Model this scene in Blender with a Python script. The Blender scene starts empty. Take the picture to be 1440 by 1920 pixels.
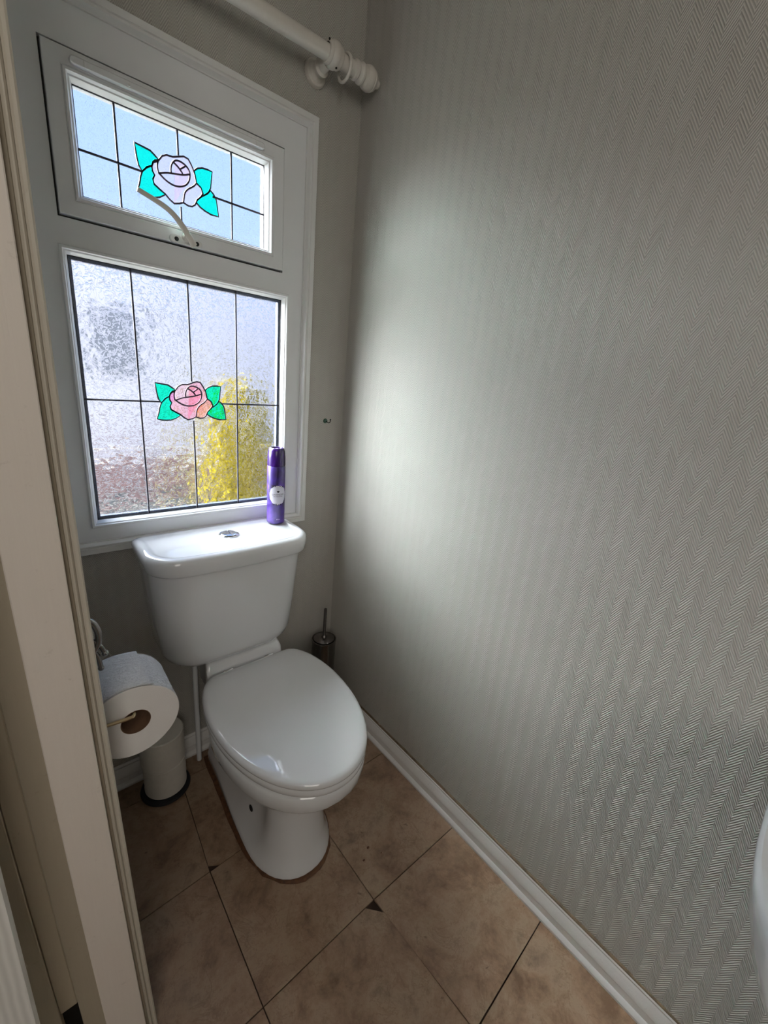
import bpy, bmesh, math, random
from mathutils import Vector, Matrix, noise

# ------------------------------------------------------------------ camera
C = bpy.context.scene.collection
S = bpy.context.scene
cam_d = bpy.data.cameras.new('camera')
cam = bpy.data.objects.new('camera', cam_d)
C.objects.link(cam)
R_ROWS = [(0.75513953, -0.64929839, 0.09042057), (-0.12842743, -0.28177599, -0.95084630), (0.64286132, 0.70640915, -0.29616792)]
r, d, f = [Vector(v) for v in R_ROWS]
M = Matrix((( r[0], -d[0], -f[0], -0.84778),
            ( r[1], -d[1], -f[1], -1.18116),
            ( r[2], -d[2], -f[2],  1.23200),
            (0, 0, 0, 1)))
cam.matrix_world = M
cam_d.sensor_fit = 'AUTO'
cam_d.sensor_width = 36.0
cam_d.lens = 791.6877 * 36.0 / 1920.0
cam_d.clip_start = 0.01
S.camera = cam

# ------------------------------------------------------------------ world, sun, lamps, exposure
W = bpy.data.worlds.new('daylight')
S.world = W
W.use_nodes = True
wn = W.node_tree.nodes
wl = W.node_tree.links
wn.clear()
w_out = wn.new('ShaderNodeOutputWorld')
w_bg = wn.new('ShaderNodeBackground')
w_ramp = wn.new('ShaderNodeValToRGB')
w_sep = wn.new('ShaderNodeSeparateXYZ')
w_tc = wn.new('ShaderNodeTexCoord')
wl.new(w_tc.outputs['Generated'], w_sep.inputs[0])
wl.new(w_sep.outputs['Z'], w_ramp.inputs[0])
wl.new(w_ramp.outputs[0], w_bg.inputs[0])
wl.new(w_bg.outputs[0], w_out.inputs[0])
w_ramp.color_ramp.elements[0].position = 0.0
w_ramp.color_ramp.elements[0].color = (0.50, 0.68, 1.0, 1)
w_ramp.color_ramp.elements[1].position = 0.75
w_ramp.color_ramp.elements[1].color = (0.34, 0.54, 1.0, 1)
w_bg.inputs[1].default_value = 1.35

def lamp(name, kind, loc, target, energy, color, **kw):
    l = bpy.data.lights.new(name, kind)
    l.energy = energy
    l.color = color
    for k, v in kw.items():
        setattr(l, k, v)
    o = bpy.data.objects.new(name, l)
    C.objects.link(o)
    o.location = loc
    dd = Vector(target) - Vector(loc)
    o.rotation_euler = dd.to_track_quat('-Z', 'Y').to_euler()
    return o

# hazy low sun beyond the frosted window, shining across the room to the right wall
lamp('sun', 'SUN', (-4, 4, 3.7), (0, -0.40, 1.0), 70.0, (0.94, 0.97, 1.0), angle=math.radians(71))
# daylight of the hall behind the photographer
lamp('hall_daylight', 'AREA', (-1.45, -2.40, 1.80), (-0.20, -0.6, 1.1), 12.5, (1.0, 0.93, 0.85), shape='RECTANGLE', size=0.9, size_y=1.1)

S.view_settings.view_transform = 'Standard'
S.view_settings.look = 'None'
S.view_settings.gamma = 1.0
S.view_settings.use_curve_mapping = False
S.view_settings.exposure = 0.0
S.cycles.max_bounces = 12
S.cycles.transmission_bounces = 8
S.cycles.caustics_refractive = True

random.seed(4)

# ------------------------------------------------------------------ materials
def srgb(r, g, b):
    f = lambda c: (c / 255.0) / 12.92 if c / 255.0 <= 0.04045 else ((c / 255.0 + 0.055) / 1.055) ** 2.4
    return (f(r), f(g), f(b), 1.0)

class NT:
    def __init__(self, name):
        self.m = bpy.data.materials.new(name)
        self.m.use_nodes = True
        self.t = self.m.node_tree
        self.n = self.t.nodes
        self.b = self.n['Principled BSDF']
        self.out = self.n['Material Output']
    def new(self, kind, **kw):
        x = self.n.new('ShaderNode' + kind)
        for k, v in kw.items():
            setattr(x, k, v)
        return x
    def link(self, a, b):
        self.t.links.new(a, b)
    def math(self, op, a, b=None, c=None):
        x = self.new('Math', operation=op)
        for i, v in enumerate((a, b, c)):
            if v is None:
                continue
            if isinstance(v, (int, float)):
                x.inputs[i].default_value = v
            else:
                self.link(v, x.inputs[i])
        return x.outputs[0]
    def obj(self, scale=None):
        tc = self.new('TexCoord')
        if scale is None:
            return tc.outputs['Object']
        mp = self.new('Mapping')
        mp.inputs['Scale'].default_value = scale
        self.link(tc.outputs['Object'], mp.inputs[0])
        return mp.outputs[0]
    def noise(self, vec, scale, detail=3.0, rough=0.5, dist=0.0):
        x = self.new('TexNoise')
        x.inputs['Scale'].default_value = scale
        x.inputs['Detail'].default_value = detail
        x.inputs['Roughness'].default_value = rough
        x.inputs['Distortion'].default_value = dist
        if vec is not None:
            self.link(vec, x.inputs['Vector'])
        return x.outputs[0]
    def ramp(self, fac, stops):
        x = self.new('ValToRGB')
        e = x.color_ramp.elements
        while len(e) < len(stops):
            e.new(0.5)
        for i, (p, c) in enumerate(stops):
            e[i].position = p
            e[i].color = c
        self.link(fac, x.inputs[0])
        return x.outputs[0]
    def mix(self, fac, a, b, blend='MIX'):
        x = self.new('Mix', data_type='RGBA', blend_type=blend)
        for i, v in ((0, fac), (6, a), (7, b)):
            if isinstance(v, (int, float, tuple)):
                x.inputs[i].default_value = v
            else:
                self.link(v, x.inputs[i])
        return x.outputs[2]
    def bump(self, h, strength, dist):
        x = self.new('Bump')
        x.inputs['Strength'].default_value = strength
        x.inputs['Distance'].default_value = dist
        self.link(h, x.inputs['Height'])
        self.link(x.outputs[0], self.b.inputs['Normal'])
        return x.outputs[0]
    def base(self, c):
        if isinstance(c, tuple):
            self.b.inputs['Base Color'].default_value = c
        else:
            self.link(c, self.b.inputs['Base Color'])
    def set(self, **kw):
        for k, v in kw.items():
            self.b.inputs[k.replace('_', ' ')].default_value = v

def plain(name, col, rough=0.5, metal=0.0, var=0.08, nscale=30.0, bump=0.0, coat=0.0):
    t = NT(name)
    v = t.obj()
    n = t.noise(v, nscale, 4.0, 0.6)
    dark = (col[0] * (1 - var), col[1] * (1 - var), col[2] * (1 - var), 1)
    lite = (min(1, col[0] * (1 + var)), min(1, col[1] * (1 + var)), min(1, col[2] * (1 + var)), 1)
    t.base(t.ramp(n, [(0.3, dark), (0.7, lite)]))
    t.set(Roughness=rough, Metallic=metal)
    if coat:
        t.b.inputs['Coat Weight'].default_value = coat
        t.b.inputs['Coat Roughness'].default_value = 0.04
    if bump:
        t.bump(n, 0.5, bump)
    return t.m

def wallpaper(name, axis):
    """embossed herringbone vinyl: columns 16.5 mm wide, ribs every 6.6 mm"""
    t = NT(name)
    sp = t.new('SeparateXYZ')
    t.link(t.obj(), sp.inputs[0])
    h = sp.outputs[axis]
    z = sp.outputs[2]
    wob = t.math('MULTIPLY', t.math('SUBTRACT', t.noise(t.obj(), 9.0, 2.0), 0.5), 0.004)
    h2 = t.math('ADD', h, wob)
    tri = t.math('PINGPONG', h2, 0.0165)
    v = t.math('MULTIPLY_ADD', tri, 1.7, z)
    v = t.math('ADD', v, wob)
    s = t.math('SINE', t.math('MULTIPLY', v, 2 * math.pi / 0.0066))
    rib = t.math('MULTIPLY_ADD', s, 0.5, 0.5)
    fine = t.noise(t.obj((260, 260, 60)), 4.0, 3.0, 0.7)
    height = t.math('ADD', rib, t.math('MULTIPLY', fine, 0.7))
    c1 = t.mix(rib, srgb(166, 164, 157), srgb(206, 204, 197))
    big = t.noise(t.obj(), 2.2, 3.0)
    c2 = t.mix(t.math('MULTIPLY', big, 0.22), c1, srgb(178, 172, 158))
    c3 = t.mix(t.math('MULTIPLY', fine, 0.28), c2, srgb(150, 148, 140))
    t.base(c3)
    t.set(Roughness=0.55)
    t.bump(height, 0.7, 0.0012)
    return t.m

def paint(name, col, dirt=0.25, grain=True, rough=0.38):
    t = NT(name)
    v = t.obj((90, 90, 4))
    g = t.noise(v, 3.0, 5.0, 0.65)
    spots = t.noise(t.obj(), 46.0, 6.0, 0.75)
    mask = t.ramp(spots, [(0.62, (0, 0, 0, 1)), (0.76, (1, 1, 1, 1))])
    c = t.mix(t.math('MULTIPLY', g, 0.22), col, (col[0] * .72, col[1] * .70, col[2] * .66, 1))
    c = t.mix(t.math('MULTIPLY', mask, dirt), c, srgb(128, 112, 84))
    t.base(c)
    t.set(Roughness=rough)
    if grain:
        t.bump(g, 0.35, 0.0008)
    return t.m

def tile_mat():
    t = NT('vinyl_tile_stone')
    oi = t.new('ObjectInfo')
    mp = t.new('Mapping')
    tc = t.new('TexCoord')
    t.link(tc.outputs['Object'], mp.inputs[0])
    cmb = t.new('CombineXYZ')
    t.link(t.math('MULTIPLY', oi.outputs['Random'], 37.0), cmb.inputs[0])
    t.link(t.math('MULTIPLY', oi.outputs['Random'], 91.0), cmb.inputs[1])
    t.link(cmb.outputs[0], mp.inputs['Location'])
    v = mp.outputs[0]
    a = t.noise(v, 8.5, 9.0, 0.70, 0.25)
    b = t.noise(v, 24.0, 8.0, 0.75, 0.2)
    c0 = t.ramp(a, [(0.34, srgb(106, 84, 65)), (0.47, srgb(138, 113, 91)), (0.56, srgb(152, 130, 108)), (0.70, srgb(116, 96, 79))])
    m2 = t.ramp(t.noise(v, 16.0, 12.0, 0.80, 0.3), [(0.54, (0, 0, 0, 1)), (0.62, (1, 1, 1, 1))])
    c1 = t.mix(t.math('MULTIPLY', m2, 0.5), c0, srgb(112, 84, 62))
    vr = t.noise(v, 9.0, 6.0, 0.62, 0.8)
    vein = t.ramp(vr, [(0.485, (0, 0, 0, 1)), (0.50, (1, 1, 1, 1)), (0.515, (0, 0, 0, 1))])
    c2 = t.mix(t.math('MULTIPLY', vein, 0.35), c1, srgb(105, 78, 56))
    st = t.ramp(t.noise(v, 34.0, 3.0, 0.5, 0.5), [(0.72, (0, 0, 0, 1)), (0.77, (1, 1, 1, 1))])
    c3 = t.mix(t.math('MULTIPLY', st, 0.6), c2, srgb(74, 50, 34))
    grit = t.ramp(t.noise(v, 120.0, 4.0, 0.7, 0.3), [(0.60, (0, 0, 0, 1)), (0.72, (1, 1, 1, 1))])
    c4 = t.mix(t.math('MULTIPLY', grit, 0.35), c3, srgb(70, 50, 36))
    t.base(c4)
    t.set(Roughness=0.42)
    t.b.inputs['Specular IOR Level'].default_value = 0.35
    t.bump(b, 0.3, 0.0006)
    return t.m

def ceramic(name, col=(0.70, 0.715, 0.73, 1)):
    t = NT(name)
    n = t.noise(t.obj(), 5.0, 2.0)
    t.base(t.ramp(n, [(0.3, (col[0] * .985, col[1] * .985, col[2] * .98, 1)), (0.7, col)]))
    t.set(Roughness=0.055)
    t.b.inputs['Coat Weight'].default_value = 0.8
    t.b.inputs['Coat Roughness'].default_value = 0.03
    return t.m

def metal(name, col, rough=0.18, stretch=None):
    t = NT(name)
    n = t.noise(t.obj(stretch) if stretch else t.obj(), 40.0, 3.0)
    t.base(t.ramp(n, [(0.3, (col[0] * .85, col[1] * .85, col[2] * .85, 1)), (0.7, col)]))
    t.set(Roughness=rough, Metallic=1.0)
    t.bump(n, 0.1, 0.0004)
    return t.m

def glass_mat(name, scale, thresh, strength, tint, clear):
    """patterned obscure glass: a clear share and a share bent by worm-like relief"""
    t = NT(name)
    t.n.remove(t.b)
    v = t.obj()
    n1 = t.noise(v, scale, 2.0, 0.5, 1.6)
    worm = t.math('ABSOLUTE', t.math('SUBTRACT', n1, 0.5))
    worm = t.math('SUBTRACT', thresh, worm)
    worm = t.math('MAXIMUM', worm, 0.0)
    n2 = t.noise(v, scale * 0.45, 2.0, 0.5)
    h = t.math('ADD', t.math('MULTIPLY', worm, 6.0), t.math('MULTIPLY', n2, 1.2))
    bp = t.new('Bump')
    bp.inputs['Strength'].default_value = strength
    bp.inputs['Distance'].default_value = 0.009
    t.link(h, bp.inputs['Height'])
    rf = t.new('BsdfRefraction')
    rf.inputs['IOR'].default_value = 1.16
    rf.inputs['Roughness'].default_value = 0.22
    rf.inputs['Color'].default_value = tint
    t.link(bp.outputs[0], rf.inputs['Normal'])
    fleck = t.mix(t.math('MULTIPLY', worm, 0.45 / thresh), tint, (0.45, 0.48, 0.55, 1))  # ridges darkened in colour to mimic how the relief edges catch light
    t.link(fleck, rf.inputs['Color'])
    tr = t.new('BsdfTransparent')
    tr.inputs['Color'].default_value = tint
    mx = t.new('MixShader')
    mx.inputs[0].default_value = clear
    t.link(rf.outputs[0], mx.inputs[1])
    t.link(tr.outputs[0], mx.inputs[2])
    gl = t.new('BsdfGlossy')
    gl.inputs['Roughness'].default_value = 0.15
    t.link(bp.outputs[0], gl.inputs['Normal'])
    mx2 = t.new('MixShader')
    mx2.inputs[0].default_value = 0.05
    t.link(mx.outputs[0], mx2.inputs[1])
    t.link(gl.outputs[0], mx2.inputs[2])
    t.link(mx2.outputs[0], t.out.inputs['Surface'])
    return t.m

def film_mat(name, col, body=0.25, col2=None):
    """coloured translucent glass paint"""
    t = NT(name)
    t.n.remove(t.b)
    tr = t.new('BsdfTransparent')
    tl = t.new('BsdfTranslucent')
    if col2 is None:
        tr.inputs['Color'].default_value = col
        tl.inputs['Color'].default_value = col
    else:
        n = t.noise(t.obj(), 26.0, 2.0)
        cc = t.ramp(n, [(0.4, col), (0.6, col2)])
        t.link(cc, tr.inputs['Color'])
        t.link(cc, tl.inputs['Color'])
    mx = t.new('MixShader')
    mx.inputs[0].default_value = body
    t.link(tr.outputs[0], mx.inputs[1])
    t.link(tl.outputs[0], mx.inputs[2])
    t.link(mx.outputs[0], t.out.inputs['Surface'])
    return t.m

MT = {}
MT['paper_side'] = wallpaper('wallpaper_herringbone_side', 1)
MT['paper_back'] = wallpaper('wallpaper_herringbone_back', 0)
def ribbed():
    t = NT('white_ribbed_hall_paper')
    sp = t.new('SeparateXYZ')
    t.link(t.obj(), sp.inputs[0])
    w = t.math('ADD', sp.outputs[0], t.math('MULTIPLY', t.noise(t.obj(), 14.0, 3.0), 0.006))
    k = t.math('MULTIPLY_ADD', t.math('SINE', t.math('MULTIPLY', w, 2 * math.pi / 0.0085)), 0.5, 0.5)
    t.base(t.mix(k, (0.72, 0.72, 0.69, 1), (0.86, 0.86, 0.83, 1)))
    t.set(Roughness=0.6)
    t.bump(k, 0.5, 0.0008)
    return t.m
MT['paper_hall'] = ribbed()
MT['upvc'] = plain('white_window_plastic', (0.74, 0.76, 0.77, 1), 0.28, var=0.02, nscale=8)
MT['casing'] = paint('white_gloss_paint', (0.74, 0.75, 0.74, 1), 0.12, False, 0.25)
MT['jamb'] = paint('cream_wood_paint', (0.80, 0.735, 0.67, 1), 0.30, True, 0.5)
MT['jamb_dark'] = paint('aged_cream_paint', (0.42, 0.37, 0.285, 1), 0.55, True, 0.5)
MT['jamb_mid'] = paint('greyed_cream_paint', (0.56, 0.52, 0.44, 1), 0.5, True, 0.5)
MT['jamb_yellowed'] = paint('yellowed_cream_paint', (0.45, 0.39, 0.29, 1), 0.5, True, 0.5)  # darker, yellowed paint of the set-back lining
MT['skirting'] = paint('worn_skirting_paint', (0.78, 0.77, 0.75, 1), 0.55, True, 0.45)
MT['pole'] = paint('white_pole_paint', (0.66, 0.63, 0.57, 1), 0.15, True, 0.45)
MT['tile'] = tile_mat()
MT['subfloor'] = plain('dark_adhesive', srgb(46, 30, 20), 0.9, var=0.3, bump=0.001)
MT['rust'] = plain('brown_sealant', srgb(84, 52, 28), 0.7, var=0.45, nscale=90, bump=0.002)
MT['caulk'] = plain('dirty_caulk', srgb(98, 82, 60), 0.8, 0, 0.35, 60)
MT['ceramic'] = ceramic('white_ceramic')
MT['seat'] = ceramic('white_thermoset_seat', (0.69, 0.70, 0.715, 1))
MT['chrome'] = metal('chrome', (0.75, 0.75, 0.76, 1), 0.10)
MT['oldchrome'] = metal('dull_chrome', (0.30, 0.295, 0.29, 1), 0.2)
MT['brass'] = metal('tarnished_wire', (0.62, 0.50, 0.32, 1), 0.3)
MT['steel'] = metal('dark_brushed_steel', (0.20, 0.185, 0.175, 1), 0.25, (30, 30, 1))
MT['lead'] = plain('lead_strip', srgb(50, 50, 60), 0.7, 0.0, 0.12, 120, 0.0006)
MT['came'] = plain('dark_rose_outline', srgb(44, 34, 50), 0.5, 0.0, 0.1)
MT['gasket'] = plain('black_gasket', srgb(28, 30, 34), 0.6, 0, 0.1)
MT['spacer'] = plain('spacer_bar', srgb(120, 130, 150), 0.35, 0.6, 0.05)
MT['black'] = plain('black_hole', srgb(14, 13, 13), 0.7, 0, 0.1)
MT['ceiling'] = plain('ceiling_white', (0.72, 0.71, 0.68, 1), 0.8, 0, 0.03)
MT['paper'] = None

def tissue(name, col, bumpy):
    t = NT(name)
    v = t.obj()
    q = t.noise(v, 130.0, 3.0, 0.6, 0.6)
    w = t.noise(t.obj((14, 70, 70)), 3.0, 4.0, 0.6, 1.0)
    t.base(t.ramp(w, [(0.3, (col[0] * .93, col[1] * .93, col[2] * .93, 1)), (0.7, col)]))
    t.set(Roughness=0.95)
    t.b.inputs['Specular IOR Level'].default_value = 0.1
    t.bump(t.math('ADD', t.math('MULTIPLY', q, 0.5), w), bumpy, 0.0075)
    return t.m
MT['tissue'] = tissue('quilted_tissue', (0.84, 0.84, 0.84, 1), 1.0)

MT['plain_tissue'] = plain('plain_cream_tissue', (0.70, 0.67, 0.60, 1), 0.95, 0, 0.03, 60, 0.0006)

def layered():
    t = NT('tissue_layers')
    sp = t.new('SeparateXYZ')
    t.link(t.obj(), sp.inputs[0])
    rr = t.math('SQRT', t.math('ADD', t.math('POWER', sp.outputs[0], 2.0), t.math('POWER', sp.outputs[2], 2.0)))
    n = t.noise(t.obj(), 20.0, 2.0)
    s = t.math('SINE', t.math('ADD', t.math('MULTIPLY', rr, 5200.0), t.math('MULTIPLY', n, 9.0)))
    k = t.math('MULTIPLY_ADD', s, 0.5, 0.5)
    t.base(t.mix(k, (0.71, 0.69, 0.67, 1), (0.76, 0.74, 0.72, 1)))
    t.set(Roughness=0.95)
    t.bump(k, 0.25, 0.0005)
    return t.m
MT['layers'] = layered()
MT['card'] = plain('brown_card_core', srgb(112, 84, 62), 0.9, 0, 0.15, 60)
MT['can'] = None

# ------------------------------------------------------------------ object helpers
def link(name, bm, mat, parent=None, smooth=False, recalc=True):
    if recalc:
        bmesh.ops.recalc_face_normals(bm, faces=bm.faces)
    me = bpy.data.meshes.new(name)
    bm.to_mesh(me)
    bm.free()
    if smooth:
        for p in me.polygons:
            p.use_smooth = True
        try:
            me.set_sharp_from_angle(angle=math.radians(smooth if smooth is not True else 40))
        except Exception:
            pass
    for m in (mat if isinstance(mat, (list, tuple)) else [mat]):
        me.materials.append(m)
    o = bpy.data.objects.new(name, me)
    C.objects.link(o)
    if parent is not None:
        o.parent = parent
        o.matrix_parent_inverse = parent.matrix_basis.inverted()
    return o

def empty(name, loc=(0, 0, 0)):
    o = bpy.data.objects.new(name, None)
    C.objects.link(o)
    o.location = loc
    o.empty_display_size = 0.05
    return o

def tag(o, label=None, cat=None, group=None, kind=None):
    if label: o['label'] = label
    if cat: o['category'] = cat
    if group: o['group'] = group
    if kind: o['kind'] = kind
    return o

def box(bm, x0, x1, y0, y1, z0, z1, bev=0.0):
    vs = [bm.verts.new((x, y, z)) for x in (x0, x1) for y in (y0, y1) for z in (z0, z1)]
    idx = [(0, 1, 3, 2), (4, 6, 7, 5), (0, 4, 5, 1), (2, 3, 7, 6), (0, 2, 6, 4), (1, 5, 7, 3)]
    fs = [bm.faces.new([vs[i] for i in q]) for q in idx]
    if bev:
        es = list({e for f_ in fs for e in f_.edges})
        bmesh.ops.bevel(bm, geom=es, offset=bev, segments=2, affect='EDGES', profile=0.6)
    return vs

def mbox(name, mat, b, parent=None, bev=0.0):
    bm = bmesh.new()
    box(bm, *b, bev=bev)
    return link(name, bm, mat, parent)

def ring_xz(bm, x0, x1, z0, z1, prof, close=True):
    """mitred rectangular frame in the xz plane; prof = (inset, y)"""
    loops = []
    for dd, y in prof:
        loops.append([bm.verts.new(p) for p in ((x0 + dd, y, z0 + dd), (x1 - dd, y, z0 + dd), (x1 - dd, y, z1 - dd), (x0 + dd, y, z1 - dd))])
    n = len(loops)
    for i in range(n if close else n - 1):
        a, b = loops[i], loops[(i + 1) % n]
        for k in range(4):
            bm.faces.new((a[k], a[(k + 1) % 4], b[(k + 1) % 4], b[k]))

def lathe(bm, prof, seg=48, axis='Z', loc=(0, 0, 0), closed=False):
    """prof = (radius, height)"""
    rings = []
    L = Vector(loc)
    for rr, hh in prof:
        ring = []
        if rr < 1e-6:
            p = {'Z': (0, 0, hh), 'Y': (0, hh, 0), 'X': (hh, 0, 0)}[axis]
            ring = [bm.verts.new(Vector(p) + L)]
        else:
            for k in range(seg):
                a = 2 * math.pi * k / seg
                ca, sa = rr * math.cos(a), rr * math.sin(a)
                p = {'Z': (ca, sa, hh), 'Y': (ca, hh, sa), 'X': (hh, ca, sa)}[axis]
                ring.append(bm.verts.new(Vector(p) + L))
        rings.append(ring)
    pairs = list(zip(rings, rings[1:])) + ([(rings[-1], rings[0])] if closed else [])
    for a, b in pairs:
        if len(a) == 1 and len(b) == 1:
            continue
        for k in range(seg):
            k2 = (k + 1) % seg
            if len(a) == 1:
                bm.faces.new((a[0], b[k], b[k2]))
            elif len(b) == 1:
                bm.faces.new((a[k], a[k2], b[0]))
            else:
                bm.faces.new((a[k], a[k2], b[k2], b[k]))

def smooth_path(pts, n=6):
    P = [Vector(p) for p in pts]
    out = []
    for i in range(len(P) - 1):
        p0, p1, p2, p3 = P[max(0, i - 1)], P[i], P[i + 1], P[min(len(P) - 1, i + 2)]
        for k in range(n):
            t = k / n
            out.append(0.5 * ((2 * p1) + (p2 - p0) * t + (2 * p0 - 5 * p1 + 4 * p2 - p3) * t * t + (3 * p1 - p0 - 3 * p2 + p3) * t ** 3))
    out.append(P[-1])
    return out

def tube(bm, pts, rad, seg=12, cap=True):
    P = [Vector(p) for p in pts]
    rads = rad if isinstance(rad, (list, tuple)) else [rad] * len(P)
    up = None
    rings = []
    for i, p in enumerate(P):
        t = (P[min(i + 1, len(P) - 1)] - P[max(i - 1, 0)]).normalized()
        if up is None:
            up = t.orthogonal().normalized()
        up = (up - t * up.dot(t)).normalized()
        side = t.cross(up)
        rings.append([bm.verts.new(p + (up * math.cos(2 * math.pi * k / seg) + side * math.sin(2 * math.pi * k / seg)) * rads[i]) for k in range(seg)])
    for a, b in zip(rings, rings[1:]):
        for k in range(seg):
            bm.faces.new((a[k], a[(k + 1) % seg], b[(k + 1) % seg], b[k]))
    if cap:
        bm.faces.new(rings[0])
        bm.faces.new(rings[-1])

def loft(bm, sections, cap_bottom=True, cap_top=True):
    """sections = lists of equal length with 3-D points"""
    rings = [[bm.verts.new(p) for p in s] for s in sections]
    n = len(rings[0])
    for a, b in zip(rings, rings[1:]):
        for k in range(n):
            bm.faces.new((a[k], a[(k + 1) % n], b[(k + 1) % n], b[k]))
    if cap_bottom:
        bm.faces.new(rings[0])
    if cap_top:
        bm.faces.new(rings[-1])
    return rings

# ------------------------------------------------------------------ room shell
XL = -0.835          # left wall, room side
XH = -2.10           # far side of the hall
YB = -2.70           # wall behind the photographer
ZC = 2.22            # ceiling
WX0, WX1, WZ0, WZ1 = -0.776, -0.168, 0.788, 1.836    # hole for the window

bm = bmesh.new()
for b in ((XL - 0.05, WX0, 0, 0.05, -0.02, ZC), (WX1, 0.05, 0, 0.05, -0.02, ZC), (WX0, WX1, 0, 0.05, -0.02, WZ0), (WX0, WX1, 0, 0.05, WZ1, ZC)):
    box(bm, *b)
tag(link('wall_back', bm, MT['paper_back']), kind='structure')
tag(mbox('wall_right', MT['paper_side'], (0.0, 0.05, YB, 0.0, -0.02, ZC)), kind='structure')
tag(mbox('wall_left', MT['paper_side'], (XL - 0.035, XL, -0.575, 0.0, -0.02, ZC)), kind='structure')
tag(mbox('wall_front', MT['paper_back'], (XH, 0.05, YB - 0.05, YB, -0.02, ZC)), kind='structure')
tag(mbox('ceiling', MT['ceiling'], (XH, 0.05, YB - 0.05, 0.05, ZC, ZC + 0.05)), kind='structure')
tag(mbox('wall_hall', MT['paper_side'], (XH - 0.05, XH, YB, -0.60, -0.02, ZC)), kind='structure')
# wallpaper seam on the right wall: a lifted edge of the next sheet
bm = bmesh.new()
box(bm, -0.0012, 0.0, -1.60, -1.168, 0.08, ZC)
tag(link('trim_1', bm, MT['paper_side']), kind='structure')

# ------------------------------------------------------------------ floor: slab and vinyl tiles
floor = mbox('floor', MT['subfloor'], (XH, 0.05, YB, 0.05, -0.06, -0.0042))
tag(floor, kind='structure')
YR = [0.0, -0.085, -0.390, -0.700, -1.004, -1.31, -1.62, -1.93, -2.24, -2.55]
CX = [[-0.915, -0.915, -0.915, -0.918, -0.915, -0.915, -0.915, -0.915, -0.915, -0.915],
      [-0.588, -0.588, -0.608, -0.611, -0.607, -0.603, -0.60, -0.60, -0.60, -0.60],
      [-0.318, -0.318, -0.317, -0.315, -0.296, -0.290, -0.29, -0.29, -0.29, -0.29],
      [0.0] * 10]
CY = [[0, 0, -0.014, 0, 0, 0, 0, 0, 0, 0], [0, 0, 0, 0, 0, 0, 0, 0, 0, 0], [0, 0, 0.013, 0.006, 0.010, 0, 0, 0, 0, 0], [0, 0, 0.014, 0.004, 0.024, 0, 0, 0, 0, 0]]
def gv(c, rw):
    return Vector((CX[c][rw], YR[rw] + CY[c][rw], 0))
def tile_obj(pts, k):
    ctr = sum(pts, Vector()) / len(pts)
    bm = bmesh.new()
    g = 0.0012
    top, bot = [], []
    rise = random.uniform(-0.0004, 0.0004)
    for p in pts:
        q = p + (ctr - p).normalized() * g * 1.4
        bot.append(bm.verts.new((q.x - ctr.x, q.y - ctr.y, -0.0044)))
        top.append(bm.verts.new((q.x - ctr.x, q.y - ctr.y, rise)))
    n = len(pts)
    bm.faces.new(top)
    bm.faces.new(list(reversed(bot)))
    for i in range(n):
        bm.faces.new((bot[i], bot[(i + 1) % n], top[(i + 1) % n], top[i]))
    o = link('tile', bm, MT['tile'], floor)
    o.location = (ctr.x, ctr.y, 0)
    return o
k = 0
for c in range(3):
    for rw in range(9):
        a, b, cc, dd = gv(c, rw), gv(c + 1, rw), gv(c + 1, rw + 1), gv(c, rw + 1)   # back-left, back-right, front-right, front-left
        pts = [a, b, cc, dd]
        if (c, rw) == (1, 3):      # broken corner at its back right
            pts = [a, b + Vector((-0.026, 0.0, 0)), b + Vector((0.006, -0.036, 0)), cc, dd]
        if (c, rw) == (1, 1):      # broken corner at its front left
            pts = [a, b, cc, dd + Vector((0.026, 0.0, 0)), dd + Vector((0.0, 0.016, 0))]
        if (c, rw) == (2, 4):      # broken corner at its back left
            pts = [a + Vector((0.020, 0, 0)), b, cc, dd, a + Vector((0.002, -0.026, 0))]
        tile_obj(pts, k)
        k += 1
for c in range(4):                 # hall floor, same tiles further out
    for rw in range(1, 9):
        x1 = -0.915 - 0.305 * c
        x0 = x1 - 0.305
        if x0 < XH: x0 = XH
        pts = [Vector((x0, YR[rw], 0)), Vector((x1, YR[rw], 0)), Vector((x1, YR[rw + 1], 0)), Vector((x0, YR[rw + 1], 0))]
        if YR[rw] > -0.5:
            continue
        tile_obj(pts, k)
        k += 1

# ------------------------------------------------------------------ skirting boards (moulded profile swept along the wall)
def skirting(name, prof, start, end, normal):
    bm = bmesh.new()
    s, e, n = Vector(start), Vector(end), Vector(normal)
    steps = 14
    secs = []
    for i in range(steps + 1):
        base = s.lerp(e, i / steps)
        w = noise.noise(base * 9.0) * 0.0012
        secs.append([base + n * (dp + (w if dp > 0.004 else 0)) + Vector((0, 0, z)) for dp, z in prof])
    loft(bm, secs)
    o = link(name, bm, MT['skirting'], smooth=30)
    return tag(o, kind='structure')
prof = [(0.0, 0.0), (0.018, 0.0), (0.0185, 0.007), (0.015, 0.013), (0.0105, 0.016), (0.0105, 0.034), (0.013, 0.038), (0.0125, 0.048), (0.009, 0.054),
        (0.008, 0.060), (0.0045, 0.066), (0.0045, 0.069), (0.006, 0.072), (0.003, 0.076), (0.0, 0.077)]
skirting('baseboard_right', prof, (0, -0.002, 0.0005), (0, YB, 0.0005), (-1, 0, 0))
skirting('baseboard_back', prof, (XL, 0, 0.0005), (-0.02, 0, 0.0005), (0, -1, 0))
skirting('baseboard_left', prof, (XL, -0.02, 0.0005), (XL, -0.57, 0.0005), (1, 0, 0))

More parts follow.
